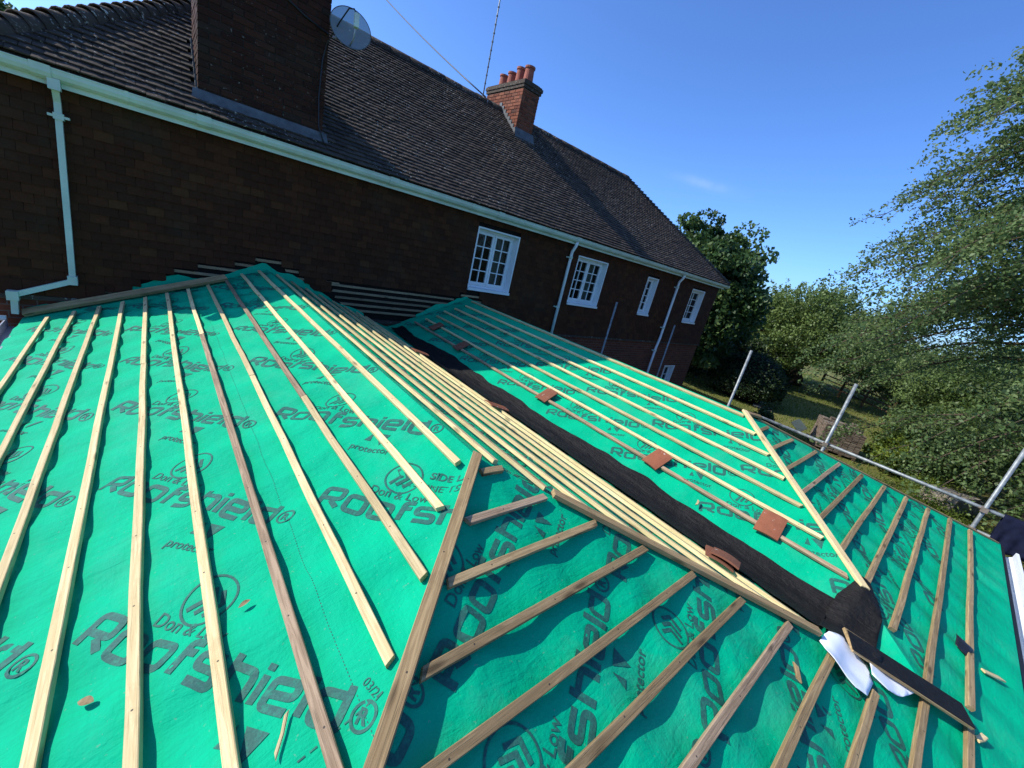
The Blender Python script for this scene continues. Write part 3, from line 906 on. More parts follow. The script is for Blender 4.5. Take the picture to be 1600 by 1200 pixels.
# ------------------------------------------------------------------ EXTENSION ROOF
ext = thing('extension', (3.2, 3.0, GZ), 'low extension with unfinished hipped roof of green membrane and timber battens', 'extension')
planes = {}
def smooth01(t): t = max(0., min(1., t)); return t * t * (3 - 2 * t)
class Plane:
    def __init__(s, name, zf, rs, halves, bbox, seed, strong=1.0):
        s.name, s.zf, s.rs, s.halves, s.bbox, s.seed, s.k = name, zf, rs, halves, bbox, seed, strong; s.lap = None
    def sag(s, x, y):
        r, q = s.rs(x, y)
        w = 1.0
        for a, b, c, soft in s.halves:
            if soft: w = min(w, smooth01((c - a * x - b * y) / .14))
        a = .5 - .5 * math.cos(2 * math.pi * r / .405)
        d = .015 + .010 * noise.noise((r * 1.1, q * 1.3, s.seed))
        h = -a * d * s.k
        h += .0068 * noise.noise((r * 4.3 + q * 1.5, q * 3.1 - r, s.seed + 7)) + .0034 * noise.noise((r * 11 + q * 4, q * 5 - r * 5, s.seed + 17))
        rn = noise.noise((r * 1.9 + q * .7, q * 1.2 - r * .5, s.seed + 31)); rm = noise.noise((r * .9 - q * 1.4, q * .8 + r * 1.1, s.seed + 53))
        h += .0060 * (1 - min(1, abs(rn) * 8)) ** 2 + .0045 * (1 - min(1, abs(rm) * 9)) ** 2
        h = (h - .008) * w
        if s.lap is not None:      # overlap of two membrane courses
            h += .0035 * smooth01((q - s.lap - .006 * math.sin(r * 2.1)) / .012)
        return h
    def clip(s, bm):
        for a, b, c, soft in s.halves:
            L = math.hypot(a, b)
            geom = bm.verts[:] + bm.edges[:] + bm.faces[:]
            bmesh.ops.bisect_plane(bm, geom=geom, dist=1e-6, plane_co=(a * c / L / L, b * c / L / L, 0), plane_no=(a / L, b / L, 0), clear_outer=True, clear_inner=False)
    def drape(s, bm, off):
        for v in bm.verts:
            v.co.z = s.zf(v.co.x, v.co.y) + s.sag(v.co.x, v.co.y) * 1.07 + off
K = math.sqrt(1 + T * T)
# half planes: a*x + b*y <= c, soft = fade the sag towards it
PL = Plane('left', lambda x, y: zA(x), lambda x, y: (-y, (x - XL) * K), [(-1, 0, -XL, 0), (1, 0, XA, 1), (0, 1, WY - .02, 0), (1, -1, XA - YA, 1)], (XL, XA, -1.2, WY), 1.0)
PR = Plane('right', lambda x, y: zA(x), lambda x, y: (y, (XV - x) * K), [(-1, 0, -XA, 1), (1, 0, XV, 1), (0, 1, WY - .02, 0), (-1, -1, -XA - YA, 1)], (XA, XV, -.7, WY), 2.0)
PB = Plane('second', lambda x, y: zB(x), lambda x, y: (-y, (x - XV) * 1.09), [(-1, 0, -XV, 1), (1, 0, XB, 1), (0, 1, WY - .02, 0), (HB, -1, HB * XB - YB, 1)], (XV, XB, -.7, WY), 3.0)
PF = Plane('front', lambda x, y: zF(y), lambda x, y: (x, (y - YE) * K), [(-1, 1, YA - XA, 1), (1, 1, YA + XA, 1), (1, 0, XV, 0), (0, -1, -YE, 1)], (XL - .2, XV, YE, YA), 4.0, 1.25)
HRB = (YB - YE) / (XRE - XB)
PG = Plane('front2', lambda x, y: zF(y), lambda x, y: (x, (y - YE) * K), [(-HB, 1, YB - HB * XB, 1), (HRB, 1, YB + HRB * XB, 1), (-1, 0, -XV, 0), (0, -1, -YE, 1)], (XV, XRE + .1, YE, YB), 4.0, 1.25)
PS = Plane('side', lambda x, y: zB(x), lambda x, y: (y, (x - XB)), [(-1, 0, -XB, 1), (1, 0, XRE, 0), (0, 1, WY - .02, 0), (-HRB, -1, -YB - HRB * XB, 1)], (XB, XRE, -1.1, WY), 5.0)

PL.lap = (.44 - XL) * K; PF.lap = PG.lap = (.03 - YE) * K; PB.lap = .95
def build_membrane(pl, step):
    x0, x1, y0, y1 = pl.bbox
    nx = int((x1 - x0) / step) + 2; ny = int((y1 - y0) / step) + 2
    xs = np.linspace(x0 - .01, x1 + .01, nx); ys = np.linspace(y0 - .01, y1 + .01, ny)
    bm = bmesh.new()
    vv = [[bm.verts.new((x, y, 0)) for y in ys] for x in xs]
    for i in range(nx - 1):
        for j in range(ny - 1):
            bm.faces.new((vv[i][j], vv[i + 1][j], vv[i + 1][j + 1], vv[i][j + 1]))
    pl.clip(bm)
    pl.drape(bm, 0)
    me = bpy.data.meshes.new('membrane'); bm.to_mesh(me); bm.free()
    me.polygons.foreach_set('use_smooth', [True] * len(me.polygons))
    me.materials.append(MT['membrane'])
    o = bpy.data.objects.new('membrane', me); C.objects.link(o); attach(o, ext)
    return o

# --- printed lettering -------------------------------------------------
SW = .235
def rounded(pts, rad=.2, n=4):
    """replace the inner corners of a polyline by arcs"""
    P_ = [Vector(p) for p in pts]; out = [P_[0]]
    for a, b, c in zip(P_, P_[1:], P_[2:]):
        r = min(rad, (a - b).length * .49, (c - b).length * .49)
        p0, p1 = b + (a - b).normalized() * r, b + (c - b).normalized() * r
        for k in range(n + 1):
            t = k / n; out.append(p0 * (1 - t) ** 2 + b * 2 * t * (1 - t) + p1 * t * t)
    out.append(P_[-1])
    return [(p.x, p.y) for p in out]
H2 = SW / 2
GLY = {
    'R': (.86, [rounded([(0, 0), (0, 1), (.86, 1), (.86, .44), (H2, .44)]), [(.46, .44 - H2), (.88, 0)]]),
    'o': (.84, [rounded([(.42, 0), (.84, 0), (.84, .76), (0, .76), (0, 0), (.42, 0)])]),
    'f': (.50, [rounded([(.14, 0), (.14, 1), (.58, 1)]), [(.14 + H2, .68), (.5, .68)]]),
    's': (.78, [rounded([(.76, .76), (0, .76), (0, .38), (.78, .38), (.78, 0), (0, 0)], .17)]),
    'h': (.76, [[(0, 0), (0, 1.04)], rounded([(H2, .74), (.76, .74), (.76, 0)])]),
    'i': (0, [[(0, 0), (0, .78)], [(0, .90), (0, 1.08)]]),
    'e': (.82, [rounded([(H2, .37), (.82, .37), (.82, .76), (0, .76), (0, 0), (.80, 0)], .18)]),
    'l': (0, [[(0, 0), (0, 1.04)]]),
    'd': (.80, [rounded([(.80, 1.04), (.80, 0), (0, 0), (0, .76), (.80 - H2, .76)])]),
}
def stroke_quads(pl, w):
    """polyline -> mitred strip quads"""
    P_ = [Vector((a, b)) for a, b in pl]; n = len(P_)
    closed = (P_[0] - P_[-1]).length < 1e-6
    L_, R_ = [], []
    for i in range(n):
        if closed: a = P_[i - 1] if i else P_[-2]; c = P_[i + 1] if i < n - 1 else P_[1]
        else: a = P_[max(0, i - 1)]; c = P_[min(n - 1, i + 1)]
        b = P_[i]
        d0 = (b - a) if (b - a).length > 1e-9 else (c - b)
        d1 = (c - b) if (c - b).length > 1e-9 else (b - a)
        d0 = d0.normalized(); d1 = d1.normalized()
        n0 = Vector((-d0.y, d0.x)); n1 = Vector((-d1.y, d1.x))
        m = (n0 + n1).normalized(); k = w / 2 / max(.35, m.dot(n0))
        L_.append(b + m * k); R_.append(b - m * k)
    out = []
    for i in range(n - 1):
        out.append((R_[i], R_[i + 1], L_[i + 1], L_[i]))
    return out
def word_quads():
    q = []; x = 0.0
    for ch in 'Roofshield':
        w, sts = GLY[ch]
        for st in sts:
            for quad in stroke_quads([(a + x, b) for a, b in st], SW): q.append(quad)
        x += w + SW + (.11 if ch not in 'f' else .04)
    return q, x
WQ, WLEN = word_quads()
def text_polys(txt, size, bold=0.0):
    cu = bpy.data.curves.new('t', 'FONT'); cu.body = txt; cu.size = size; cu.offset = bold; cu.resolution_u = 3
    ob = bpy.data.objects.new('t', cu); C.objects.link(ob)
    dg = bpy.context.evaluated_depsgraph_get()
    me = bpy.data.meshes.new_from_object(ob.evaluated_get(dg))
    v = [Vector((p.co.x, p.co.y)) for p in me.vertices]; f = [tuple(p.vertices) for p in me.polygons]
    C.objects.unlink(ob); bpy.data.objects.remove(ob); bpy.data.curves.remove(cu); bpy.data.meshes.remove(me)
    return v, f
TX = {k: text_polys(*a) for k, a in {'don': ('Don & Low', .066, .0006), 'prot': ('protector', .062, .0008), 'reg': ('R', .054, .002), 'side': ('SIDE LAP', .062, .0016), 'line': ('LINE 150mm', .062, .0), 'date': ('03/21', .036, .0)}.items()}
def stamp():
    """one print repeat in text coordinates, list of (verts, faces)"""
    out = []
    u = 1.0 / WLEN
    for quad in WQ:
        a, b, c, d = [Vector((p.x * u * 1.08, p.y * u)) for p in quad]
        L = max((b - a).length, (c - d).length); n = max(1, int(L / .03))
        for k in range(n):
            t0, t1 = k / n, (k + 1) / n
            out.append(([a.lerp(b, t0), a.lerp(b, t1), d.lerp(c, t1), d.lerp(c, t0)], [(0, 1, 2, 3)]))
    # registered mark
    def ring(c, r, w, n=26):
        for k in range(n):
            t0, t1 = 2 * math.pi * k / n, 2 * math.pi * (k + 1) / n
            e0, e1 = Vector((math.cos(t0), math.sin(t0))), Vector((math.cos(t1), math.sin(t1)))
            out.append(([c + e0 * r, c + e1 * r, c + e1 * (r - w), c + e0 * (r - w)], [(3, 2, 1, 0)]))
    def place(key, off, ctr=False):
        v, f = TX[key]
        sh = Vector(off)
        if ctr: sh -= Vector((sum(p.x for p in v) / len(v), sum(p.y for p in v) / len(v)))
        out.append(([p + sh for p in v], f))
    ring(Vector((1.11, .045)), .040, .009); place('reg', (1.11, .045), True)
    # emblem: circle with chevrons
    c = Vector((.33, .245)); ring(c, .098, .009, 36)
    for k in range(3):
        s = Vector((-.040 + .036 * k, -.006))
        for quad in stroke_quads([(c.x + s.x - .012, c.y + s.y - .05), (c.x + s.x + .026, c.y + s.y + .006), (c.x + s.x - .012, c.y + s.y + .05)], .017): out.append((list(quad), [(0, 1, 2, 3)]))
    place('don', (.20, .118))
    # arrow emblem and the word below the end of the name
    out.append(([Vector((.76, -.05)), Vector((.73, -.115)), Vector((.77, -.115))], [(0, 1, 2)]))
    out.append(([Vector((.785, -.05)), Vector((.865, -.05)), Vector((.835, -.135))], [(0, 2, 1)]))
    place('prot', (.68, -.195))
    return out
STAMP = stamp()
def build_print(pl, memb, starts, ang, extra=(), lines=()):
    ca, sa = math.cos(R(ang)), math.sin(R(ang))
    bm = bmesh.new()
    to_xy = pl.inv
    def put(verts, faces):
        vs_ = [bm.verts.new((*to_xy(p.x, p.y), 0)) for p in verts]
        for f in faces:
            try: bm.faces.new([vs_[i] for i in f])
            except ValueError: pass
    for (x, y) in starts:
        r0, s0 = pl.rs(x, y)
        for verts, faces in STAMP:
            put([Vector((r0 + p.x * ca - p.y * sa, s0 + p.x * sa + p.y * ca)) for p in verts], faces)
    for key, x, y, a in extra:
        r0, s0 = pl.rs(x, y); c_, s_ = math.cos(R(a)), math.sin(R(a)); v, f = TX[key]
        put([Vector((r0 + p.x * c_ - p.y * s_, s0 + p.x * s_ + p.y * c_)) for p in v], f)
    for (x0, y0, x1, y1, dash, gap, w) in lines:
        a = Vector(pl.rs(x0, y0)); b = Vector(pl.rs(x1, y1)); d = b - a; L = d.length; d.normalize(); nn = Vector((-d.y, d.x)) * w / 2
        t = 0
        while t < L:
            p, q = a + d * t, a + d * min(L, t + dash)
            put([p - nn, q - nn, q + nn, p + nn], [(0, 1, 2, 3)]); t += dash + gap
    pl.clip(bm)
    pl.drape(bm, .0022)
    bmesh.ops.recalc_face_normals(bm, faces=bm.faces)
    for f in bm.faces:
        if f.normal.z < 0: f.normal_flip()
    me = bpy.data.meshes.new('membrane_print'); bm.to_mesh(me); bm.free(); me.materials.append(MT['print'])
    o = bpy.data.objects.new('membrane_print', me); C.objects.link(o); attach(o, memb)
    o['label'] = 'dark repeated lettering printed on the green membrane'
PL.inv = lambda r, s: (XL + s / K, -r)
PR.inv = lambda r, s: (XV - s / K, r)
PB.inv = lambda r, s: (XV + s / 1.09, -r)
PF.inv = lambda r, s: (r, YE + s / K)
PG.inv = PF.inv
mL = build_membrane(PL, .032); mR = build_membrane(PR, .04); mB = build_membrane(PB, .04); mF = build_membrane(PF, .03); mG = build_membrane(PG, .035); build_membrane(PS, .12)
st = [(-.25 + .79 * c, 1.57 + .975 * k + .10 * c) for c in (-1, 0, 1) for k in range(-2, 7)]
build_print(PL, mL, st, 37.5, [('side', 1.00, 1.47, 40), ('line', .93, 1.44, 40), ('date', .44, .80, 12)],
            [(.42, 6.9, .42, .6, .006, .008, .0025), (.25, .735, .49, .735, .02, .012, .005), (.86, 1.55, 1.1, 1.30, .02, .012, .004)])
build_print(PR, mR, [(2.65 - .6 * c, .2 + .97 * k + .3 * c) for c in (0, 1) for k in range(0, 8)], 35)
build_print(PB, mB, [(3.44 + .62 * c, .97 * k - .02 * c) for c in (0, 1) for k in range(0, 9)], 31)
build_print(PF, mF, [(-.27 + .96 * k - .05 * c, .64 - .60 * c) for c in (-1, 0, 1, 2) for k in range(-1, 4)], 36, [], [(.3, .70, .62, .70, .02, .012, .005)])
build_print(PG, mG, [(-.27 + .96 * k - .05 * c, .64 - .60 * c) for c in (-1, 0, 1, 2) for k in range(2, 9)], 36)

# upstand of membrane against the wall
def upstand(x0, x1, hgt, seed):
    g = Geo(); n = int((x1 - x0) / .05); v = []; f = []
    for i in range(n + 1):
        x = x0 + (x1 - x0) * i / n; b = max(zA(x), zB(x))
        h = max(.015, hgt * (.7 + 1.1 * noise.noise((x * 2.3, seed, 0))) + .03 * noise.noise((x * 9, seed, 4)))
        for k in range(4):
            t = k / 3
            v.append((x, WY - .05 + .05 * t + .02 * noise.noise((x * 4, t * 2, seed)) * (1 - t), b - .015 + h * t))
    for i in range(n):
        for k in range(3): f.append((i * 4 + k, i * 4 + 4 + k, i * 4 + 5 + k, i * 4 + k + 1))
    g.add(v, f); g.obj('membrane_upstand', MT['membrane'], ext, smooth=True)
upstand(-1.12, 2.75, .13, 1.3); upstand(3.75, 5.4, .07, 5.1)

# --- battens ------------------------------------------------------------
nL = Vector((-T, 0, 1)).normalized(); nR = Vector((T, 0, 1)).normalized(); nB = Vector((-TB, 0, 1)).normalized(); nF = Vector((0, -T, 1)).normalized()
BW, BH = .036, .025
kinds = ['wood_new'] * 11; kinds[6] = 'wood_grey'; kinds[8] = 'wood_new'
for k in range(11):
    x = -.905 + .2047 * k
    yend = YA - (XA - x) + .075 + random.uniform(-.01, .02)
    if k >= 9: yend = YA - (XA - x) + .12
    ytop = 6.62 if k < 8 else 6.9
    if k in (4, 7):   # made of two lengths
        ym = 4.2 if k == 4 else 3.3
        timber('batten', (x, ytop, zA(x)), (x + .002, ym + .001, zA(x)), nL, BW, BH, MT['wood_new'], ext)
        timber('batten', (x + .004, ym, zA(x)), (x, yend, zA(x)), nL, BW, BH, MT['wood_new'], ext)
    elif k == 8:
        timber('batten', (x, ytop, zA(x)), (x, 2.7, zA(x)), nL, BW, BH, MT['wood_grey'], ext)
        timber('batten', (x, 2.698, zA(x)), (x, yend, zA(x)), nL, BW, BH, MT['wood_new'], ext)
    elif k == 6:
        timber('batten', (x, ytop, zA(x)), (x, 4.6, zA(x)), nL, BW, BH, MT['wood_new'], ext)
        timber('batten', (x, 4.598, zA(x)), (x, yend, zA(x)), nL, BW, BH, MT['wood_grey'], ext)
    else:
        timber('batten', (x, ytop, zA(x)), (x, yend, zA(x)), nL, BW, BH, MT[kinds[k]], ext)
for k, x in enumerate((1.335, 1.53, 1.735, 1.935, 2.135, 2.335, 2.535, 2.70)):
    yend = YA - (x - XA) + random.uniform(.03, .09)
    timber('batten', (x, 6.75, zA(x)), (x, yend, zA(x)), nR, BW, BH, MT['wood_new'], ext)
for k in range(7):
    x = 3.60 + .196 * k
    yend = YB - HB * (XB - x) + .06
    m = 'wood_grey' if k == 0 else 'wood_new'
    timber('batten', (x, 6.7 - .05 * (k % 3), zB(x)), (x, yend, zB(x)), nB, BW * .95, BH, MT[m], ext)
FY = [1.325 - .2045 * k for k in range(11)]
def hipL(y): return XA - (YA - y)
def hipR(y): return XA + (YA - y)
def hbL(y): return XB - (YB - y) / HB
def hbR(y): return XB + (YB - y) / HRB
for k, y in enumerate(FY):
    m = MT['wood_grey'] if k in (1, 6) else MT['wood_treated']
    a = hipL(y) + .055
    z = zF(y)
    if y > -.22:
        b = hipR(y) - (.06 if k > 0 else .02)
        if k == 0: b = a + .13
        if k == 8: b = 2.70
        timber('batten', (a, y, z), (b, y - .004, z), nF, BW, BH, m, ext)
    else:
        b = {-1: 0}.get(k, 0)
        ends = {8: 2.70, 9: XRE, 10: 3.27}
        e = ends.get(k, 2.72)
        if k == 9: e = hbR(y) - .1
        timber('batten', (a, y, z), (e, y, z), nF, BW, BH, MT['wood_treated'], ext)
    # right-hand part below the second wing
    if y < 1.2 and k != 9:
        c = max(hbL(y) + .05, {7: 3.72, 8: 3.36, 10: 3.42}.get(k, -9)); d = hbR(y) - .13
        if d - c > .15:
            timber('batten', (c, y, z), (d, y + .006, z), nF, BW, BH, MT['wood_grey'] if k in (4, 9) else MT['wood_treated'], ext)
# hip battens (stand proud, laid over the ends)
def on(x, y, h): return (x, y, roofz(x, y) + h)
timber('hip_batten', (XA - .005, YA + .0, ZR + .010), (hipL(-.98) , -.98, zF(-.98) + .02), (0, 0, 1), .052, .028, MT['wood_treated'], ext)
timber('hip_batten', (1.53, hipR(0) + YA - 1.53 - (hipR(0) - XA) + XA - YA + 0.0 + (YA - (1.53 - XA)) - (YA - (1.53 - XA)) if False else YA - (1.53 - XA) - .02, roofz(1.53, YA - (1.53 - XA)) + .012), (2.66, YA - (2.66 - XA) - .02, roofz(2.66, YA - (2.66 - XA)) + .012), (0, 0, 1), .05, .028, MT['wood_treated'], ext)
timber('hip_batten', (XB - .02, YB + .02, ZRB + .022), (3.56, YB - HB * (XB - 3.56), zB(3.56) + .022), (0, 0, 1), .05, .028, MT['wood_new'], ext)
timber('ridge_end_batten', (XB - .02, YB - .015, ZRB + .012), (XB + .17, YB - .10, ZRB - .015), nF, .05, .026, MT['wood_treated'], ext)
# thin edge timber along the far hip
timber('verge_batten', (XB + .15, YB - .13 * HRB, zF(YB - .15 * HRB) + .004), (XRE - .05, YE + .05 * HRB, zF(YE) + .006), (0, 0, 1), .045, .02, MT['wood_treated'], ext)

# valley lining ------------------------------------------------------------
def lining():
    ys = np.linspace(6.75, -.02, 190); v = []; f = []; n = 17
    for i, y in enumerate(ys):
        xl = 2.91 + .05 * noise.noise((y * 1.1, 2, 1)) + .02 * noise.noise((y * 4, 1, 1)) + max(0, (y - 4.6)) * .12
        xr = 3.38 + .05 * noise.noise((y * .9, 5, 1)) + .025 * noise.noise((y * 3.7, 8, 1))
        if y < .12: xl += 0
        for k in range(n):
            x = xl + (xr - xl) * k / (n - 1)
            z = max(zA(x), zB(x)); z = max(z, -1.764 + .03 * math.exp(-((x - XV) / .12) ** 2))
            z += .010 + .009 * noise.noise((x * 5, y * 2.2, 1)) + .006 * noise.noise((x * 13 + y * 3, y * 6 - x * 5, 3)) + .003 * noise.noise((x * 30, y * 14, 5))
            e = abs(2 * k / (n - 1) - 1)
            z += .010 * max(0, noise.noise((y * 3, k > 8, 9))) * e ** 6
            v.append((x, y, z))
    for i in range(len(ys) - 1):
        for k in range(n - 1): f.append((i * n + k, (i + 1) * n + k, (i + 1) * n + k + 1, i * n + k + 1))
    g = Geo(); g.add(v, f); return g.obj('valley_lining', MT['felt'], ext, smooth=True)
lin = lining()
def sheet(name, m, outline, base, parent, bumpf, thick=.002, res=.025, label=None):
    """flat outline in plan draped with bumpf(x,y) over base(x,y)"""
    xs = [p[0] for p in outline]; ys = [p[1] for p in outline]
    bm = bmesh.new()
    # triangulated fan grid: fill polygon then subdivide
    vs_ = [bm.verts.new((x, y, 0)) for x, y in outline]
    bm.faces.new(vs_)
    for cx in np.arange(min(xs) + res, max(xs), res):
        bmesh.ops.bisect_plane(bm, geom=bm.verts[:] + bm.edges[:] + bm.faces[:], plane_co=(cx, 0, 0), plane_no=(1, 0, 0))
    for cy in np.arange(min(ys) + res, max(ys), res):
        bmesh.ops.bisect_plane(bm, geom=bm.verts[:] + bm.edges[:] + bm.faces[:], plane_co=(0, cy, 0), plane_no=(0, 1, 0))
    for v in bm.verts: v.co.z = base(v.co.x, v.co.y) + bumpf(v.co.x, v.co.y)
    bmesh.ops.recalc_face_normals(bm, faces=bm.faces)
    for f in bm.faces:
        if f.normal.z < 0: f.normal_flip()
    me = bpy.data.meshes.new(name); bm.to_mesh(me); bm.free()
    me.polygons.foreach_set('use_smooth', [True] * len(me.polygons)); me.materials.append(m)
    o = bpy.data.objects.new(name, me); C.objects.link(o); attach(o, parent)
    sm = o.modifiers.new('thickness', 'SOLIDIFY'); sm.thickness = thick; sm.offset = 0
    return o
flap = sheet('valley_lining_flap', MT['felt'], [(2.88, -.012), (3.42, -.012), (3.50, -.035), (3.66, -.075), (3.66, -.13), (3.58, -.20), (3.42, -.255), (3.14, -.29), (2.90, -.30), (2.83, -.15)], roofz, ext,
             lambda x, y: .022 + .022 * math.exp(-((y + .105) / .05) ** 2) + .010 * math.exp(-((x - 3.6) / .12) ** 2 - ((y + .15) / .08) ** 2) + .050 * math.exp(-((x - 2.97) / .17) ** 2 - ((y + .28) / .10) ** 2) + .009 * noise.noise((x * 8, y * 8, 2)))
# white release paper curling out beside the lining
la = sheet('release_paper', MT['liner'], [(2.72, -.05), (2.63, -.045), (2.57, -.08), (2.545, -.13), (2.55, -.19), (2.56, -.24), (2.60, -.292), (2.75, -.30), (2.87, -.26), (2.85, -.12), (2.80, -.06)], roofz, None,
           lambda x, y: .016 + .10 * max(0, (2.66 - x)) + .010 * math.sin((x + y) * 14) + .006 * noise.noise((x * 14, y * 14, 3)) + .030 * math.exp(-((y + .105) / .06) ** 2), .0015)
finish(la, 'white backing paper peeling out left of the black valley lining', 'paper')
lb = sheet('release_paper', MT['liner'], [(2.85, -.255), (2.76, -.28), (2.78, -.36), (2.88, -.425), (3.02, -.475), (3.06, -.45), (2.97, -.36), (2.90, -.29)], roofz, None,
           lambda x, y: .040 + .012 * math.sin((x - y) * 9) + .006 * noise.noise((x * 16, y * 16, 5)), .0015)
finish(lb, 'white crescent of backing paper under the black plank end', 'paper')
# black felt covered plank at the valley mouth
p0 = Vector((2.835, -.14, zF(-.14) + .036)); p1 = Vector((3.21, -.685, zF(-.685) + .048))
plank = thing('plank', p0, 'short black felt-covered plank lying across battens at the valley mouth', 'plank')
timber('board', p0, p1, nF, .135, .018, MT['wood_treated'], plank)
timber('felt_cover', p0 + nF * .0182, p1 + nF * .0182, nF, .128, .005, MT['felt'], plank)

# eaves: fascias, gutters, walls ---------------------------------------------
zE = zF(YE)
g = Geo(); g.bb(XL + .02, XRE - .02, YE + .03, YE + .055, zE - .20, zE - .03); g.obj('fascia', MT['white'], ext)
g = Geo()
pr3 = [(0, 0), (-.05, -.008), (-.10, .0), (-.135, .03), (-.14, .095), (-.155, .10), (-.155, .108), (-.13, .108), (-.125, .04), (-.095, .012), (-.05, .004), (-.005, .012), (-.005, .085), (0, .085)]
g.extrude(pr3, (XL - .05, YE - .012, zE - .135), (XRE + .02, YE - .012, zE - .135), (0, 1, 0), (0, 0, 1)); g.obj('gutter', MT['white'], ext, fix=True)
g = Geo(); g.bb(XL, XRE, YE - .034, YE + .03, zE - .026, zE - .014); g.obj('drip_edge', MT['black'], ext)
g = Geo(); g.bb(XL + .02, XL + .045, YE + .06, WY - .02, zE - .20, zE - .03); g.obj('fascia', MT['white'], ext)
g = Geo(); g.extrude([(-.14, -.09), (0, -.09), (0, .012), (-.012, .012), (-.012, -.075), (-.128, -.075), (-.128, .02), (-.14, .02)], (XL + .018, YE, zE - .01), (XL + .018, WY - .08, zE - .01), (1, 0, 0), (0, 0, 1)); g.obj('gutter', MT['grey_metal'], ext, fix=True)
g = Geo(); g.tube([(-1.26, 6.88, zE + .02), (-1.9, 6.86, zE + .03)], .03, 10); g.obj('outlet_pipe', MT['white'], ext, smooth=True)
g = Geo(); g.bb(XRE - .045, XRE - .02, YE + .06, WY - .02, zE - .20, zE - .03); g.obj('fascia', MT['white'], ext)
g = Geo(); g.bb(XL + .2, XL + .45, YE + .25, WY - .1, GZ, zE - .19); g.bb(XRE - .45, XRE - .2, YE + .25, WY - .1, GZ, zE - .19); g.bb(XL + .46, XRE - .46, YE + .25, YE + .5, GZ, zE - .19)
g.obj('wall', MT['brick_far'], ext)
g = Geo(); g.bb(XL + .05, XRE - .05, YE + .056, YE + .249, zE - .215, zE - .201); g.obj('soffit', MT['white'], ext)

# loose things on the roof -----------------------------------------------------
tb = timber('loose_board', (-1.13, 6.93, zA(-1.13) + .03), (.74, 6.73, zA(.74) + .03), (-T, -.6, 1), .09, .045, MT['wood_treated'])
finish(tb, 'long loose board laid across the upper ends of the left battens by the wall', 'board')

def clay_tile(loc, nrm_, ang, label, stack=1):
    nrm_ = Vector(nrm_).normalized(); u = Vector((0, 1, 0)); u = (u - nrm_ * u.dot(nrm_)).normalized(); w = nrm_.cross(u)
    g = Geo(); W_, L_, t_ = .175, .235, .012
    n = 8; v = []; f = []
    for j in range(2):
        for i in range(n + 1):
            a = -W_ / 2 + W_ * i / n; c = .010 * (1 - (2 * i / n - 1) ** 2)
            for b in (-L_ / 2, L_ / 2): v.append((a, b, c + (t_ if j else 0)))
    m_ = 2 * (n + 1)
    for i in range(n):
        f.append((m_ + 2 * i, m_ + 2 * i + 2, m_ + 2 * i + 3, m_ + 2 * i + 1)); f.append((2 * i + 1, 2 * i + 3, 2 * i + 2, 2 * i))
        f.append((2 * i, 2 * i + 2, m_ + 2 * i + 2, m_ + 2 * i)); f.append((2 * i + 3, 2 * i + 1, m_ + 2 * i + 1, m_ + 2 * i + 3))
    f.append((1, 0, m_, m_ + 1)); f.append((2 * n, 2 * n + 1, m_ + 2 * n + 1, m_ + 2 * n))
    g.add(v, f)
    # two nibs on the underside at the head
    g.bb(-.06, -.03, L_ / 2 - .02, L_ / 2 - .002, -.012, .006); g.bb(.03, .06, L_ / 2 - .02, L_ / 2 - .002, -.012, .006)
    o = g.obj('clay_tile', MT['clay'])
    Mx = Matrix(((w.x, u.x, nrm_.x, loc[0]), (w.y, u.y, nrm_.y, loc[1]), (w.z, u.z, nrm_.z, loc[2]), (0, 0, 0, 1)))
    o.matrix_basis = Mx @ Matrix.Rotation(R(ang), 4, 'Z') @ Matrix.Rotation(R(4), 4, 'X')
    finish(o, label, 'roof tile', 'loose clay tiles along the valley')
    return o
lift = .030
for (y, lab, dx, an) in ((.52, 'red clay tile on the right of the valley, nearest the camera', .0, 84), (1.56, 'red clay tile on the right of the valley, second nearest', .0, 97), (3.15, 'red clay tile on the right of the valley at the edge of the house shadow', .0, 88), (5.15, 'clay tile in the house shadow right of the valley', .0, 93), (6.15, 'farthest clay tile right of the valley, close to the house wall', .1, 90)):
    clay_tile((3.63 + dx, y, zB(3.63 + dx) + lift), nB, an, lab)
for (y, x, lab, an) in ((2.98, 2.70, 'red clay tile left of the valley on the packed battens, halfway up', 100), (4.84, 2.74, 'clay tile left of the valley near the house shadow', 86)):
    clay_tile((x, y, zA(x) + lift), nR, an, lab)
clay_tile((2.74, .56, zA(2.74) + lift), nR, 72, 'lower of two stacked clay tiles left of the valley mouth')
clay_tile((2.76, .53, zA(2.76) + lift + .026), nR + Vector((.05, .05, 0)), 80, 'upper of two stacked clay tiles left of the valley mouth')

def chip(x, y, L, w, ang, m, label, cat, base=roofz, name='wood_offcut', up=.004, h=.012):
    d = Vector((math.cos(R(ang)), math.sin(R(ang)))) * L / 2
    a = (x - d.x, y - d.y); b = (x + d.x, y + d.y)
    o = timber(name, (*a, base(*a) + up), (*b, base(*b) + up), (0, 0, 1), w, h, m)
    return finish(o, label, cat)
chip(4.08, -.85, .16, .035, 140, MT['wood_new'], 'pale wood offcut near the white gutter on the right', 'offcut')
chip(3.25, -.775, .10, .03, -20, MT['wood_new'], 'small wood offcut below the broken batten', 'offcut')
chip(2.27, -.03, .07, .02, 35, MT['wood_treated'], 'splinter of wood near the white backing paper', 'offcut')
chip(.23, .82, .10, .010, 62, MT['wood_new'], 'wispy pale wood shaving on the large lettering at the bottom', 'shaving', h=.004)
chip(3.45, 1.02, .05, .018, 15, MT['wood_new'], 'wood chip lying on the black valley lining', 'offcut', base=lambda x, y: max(zA(x), zB(x)), up=.02)
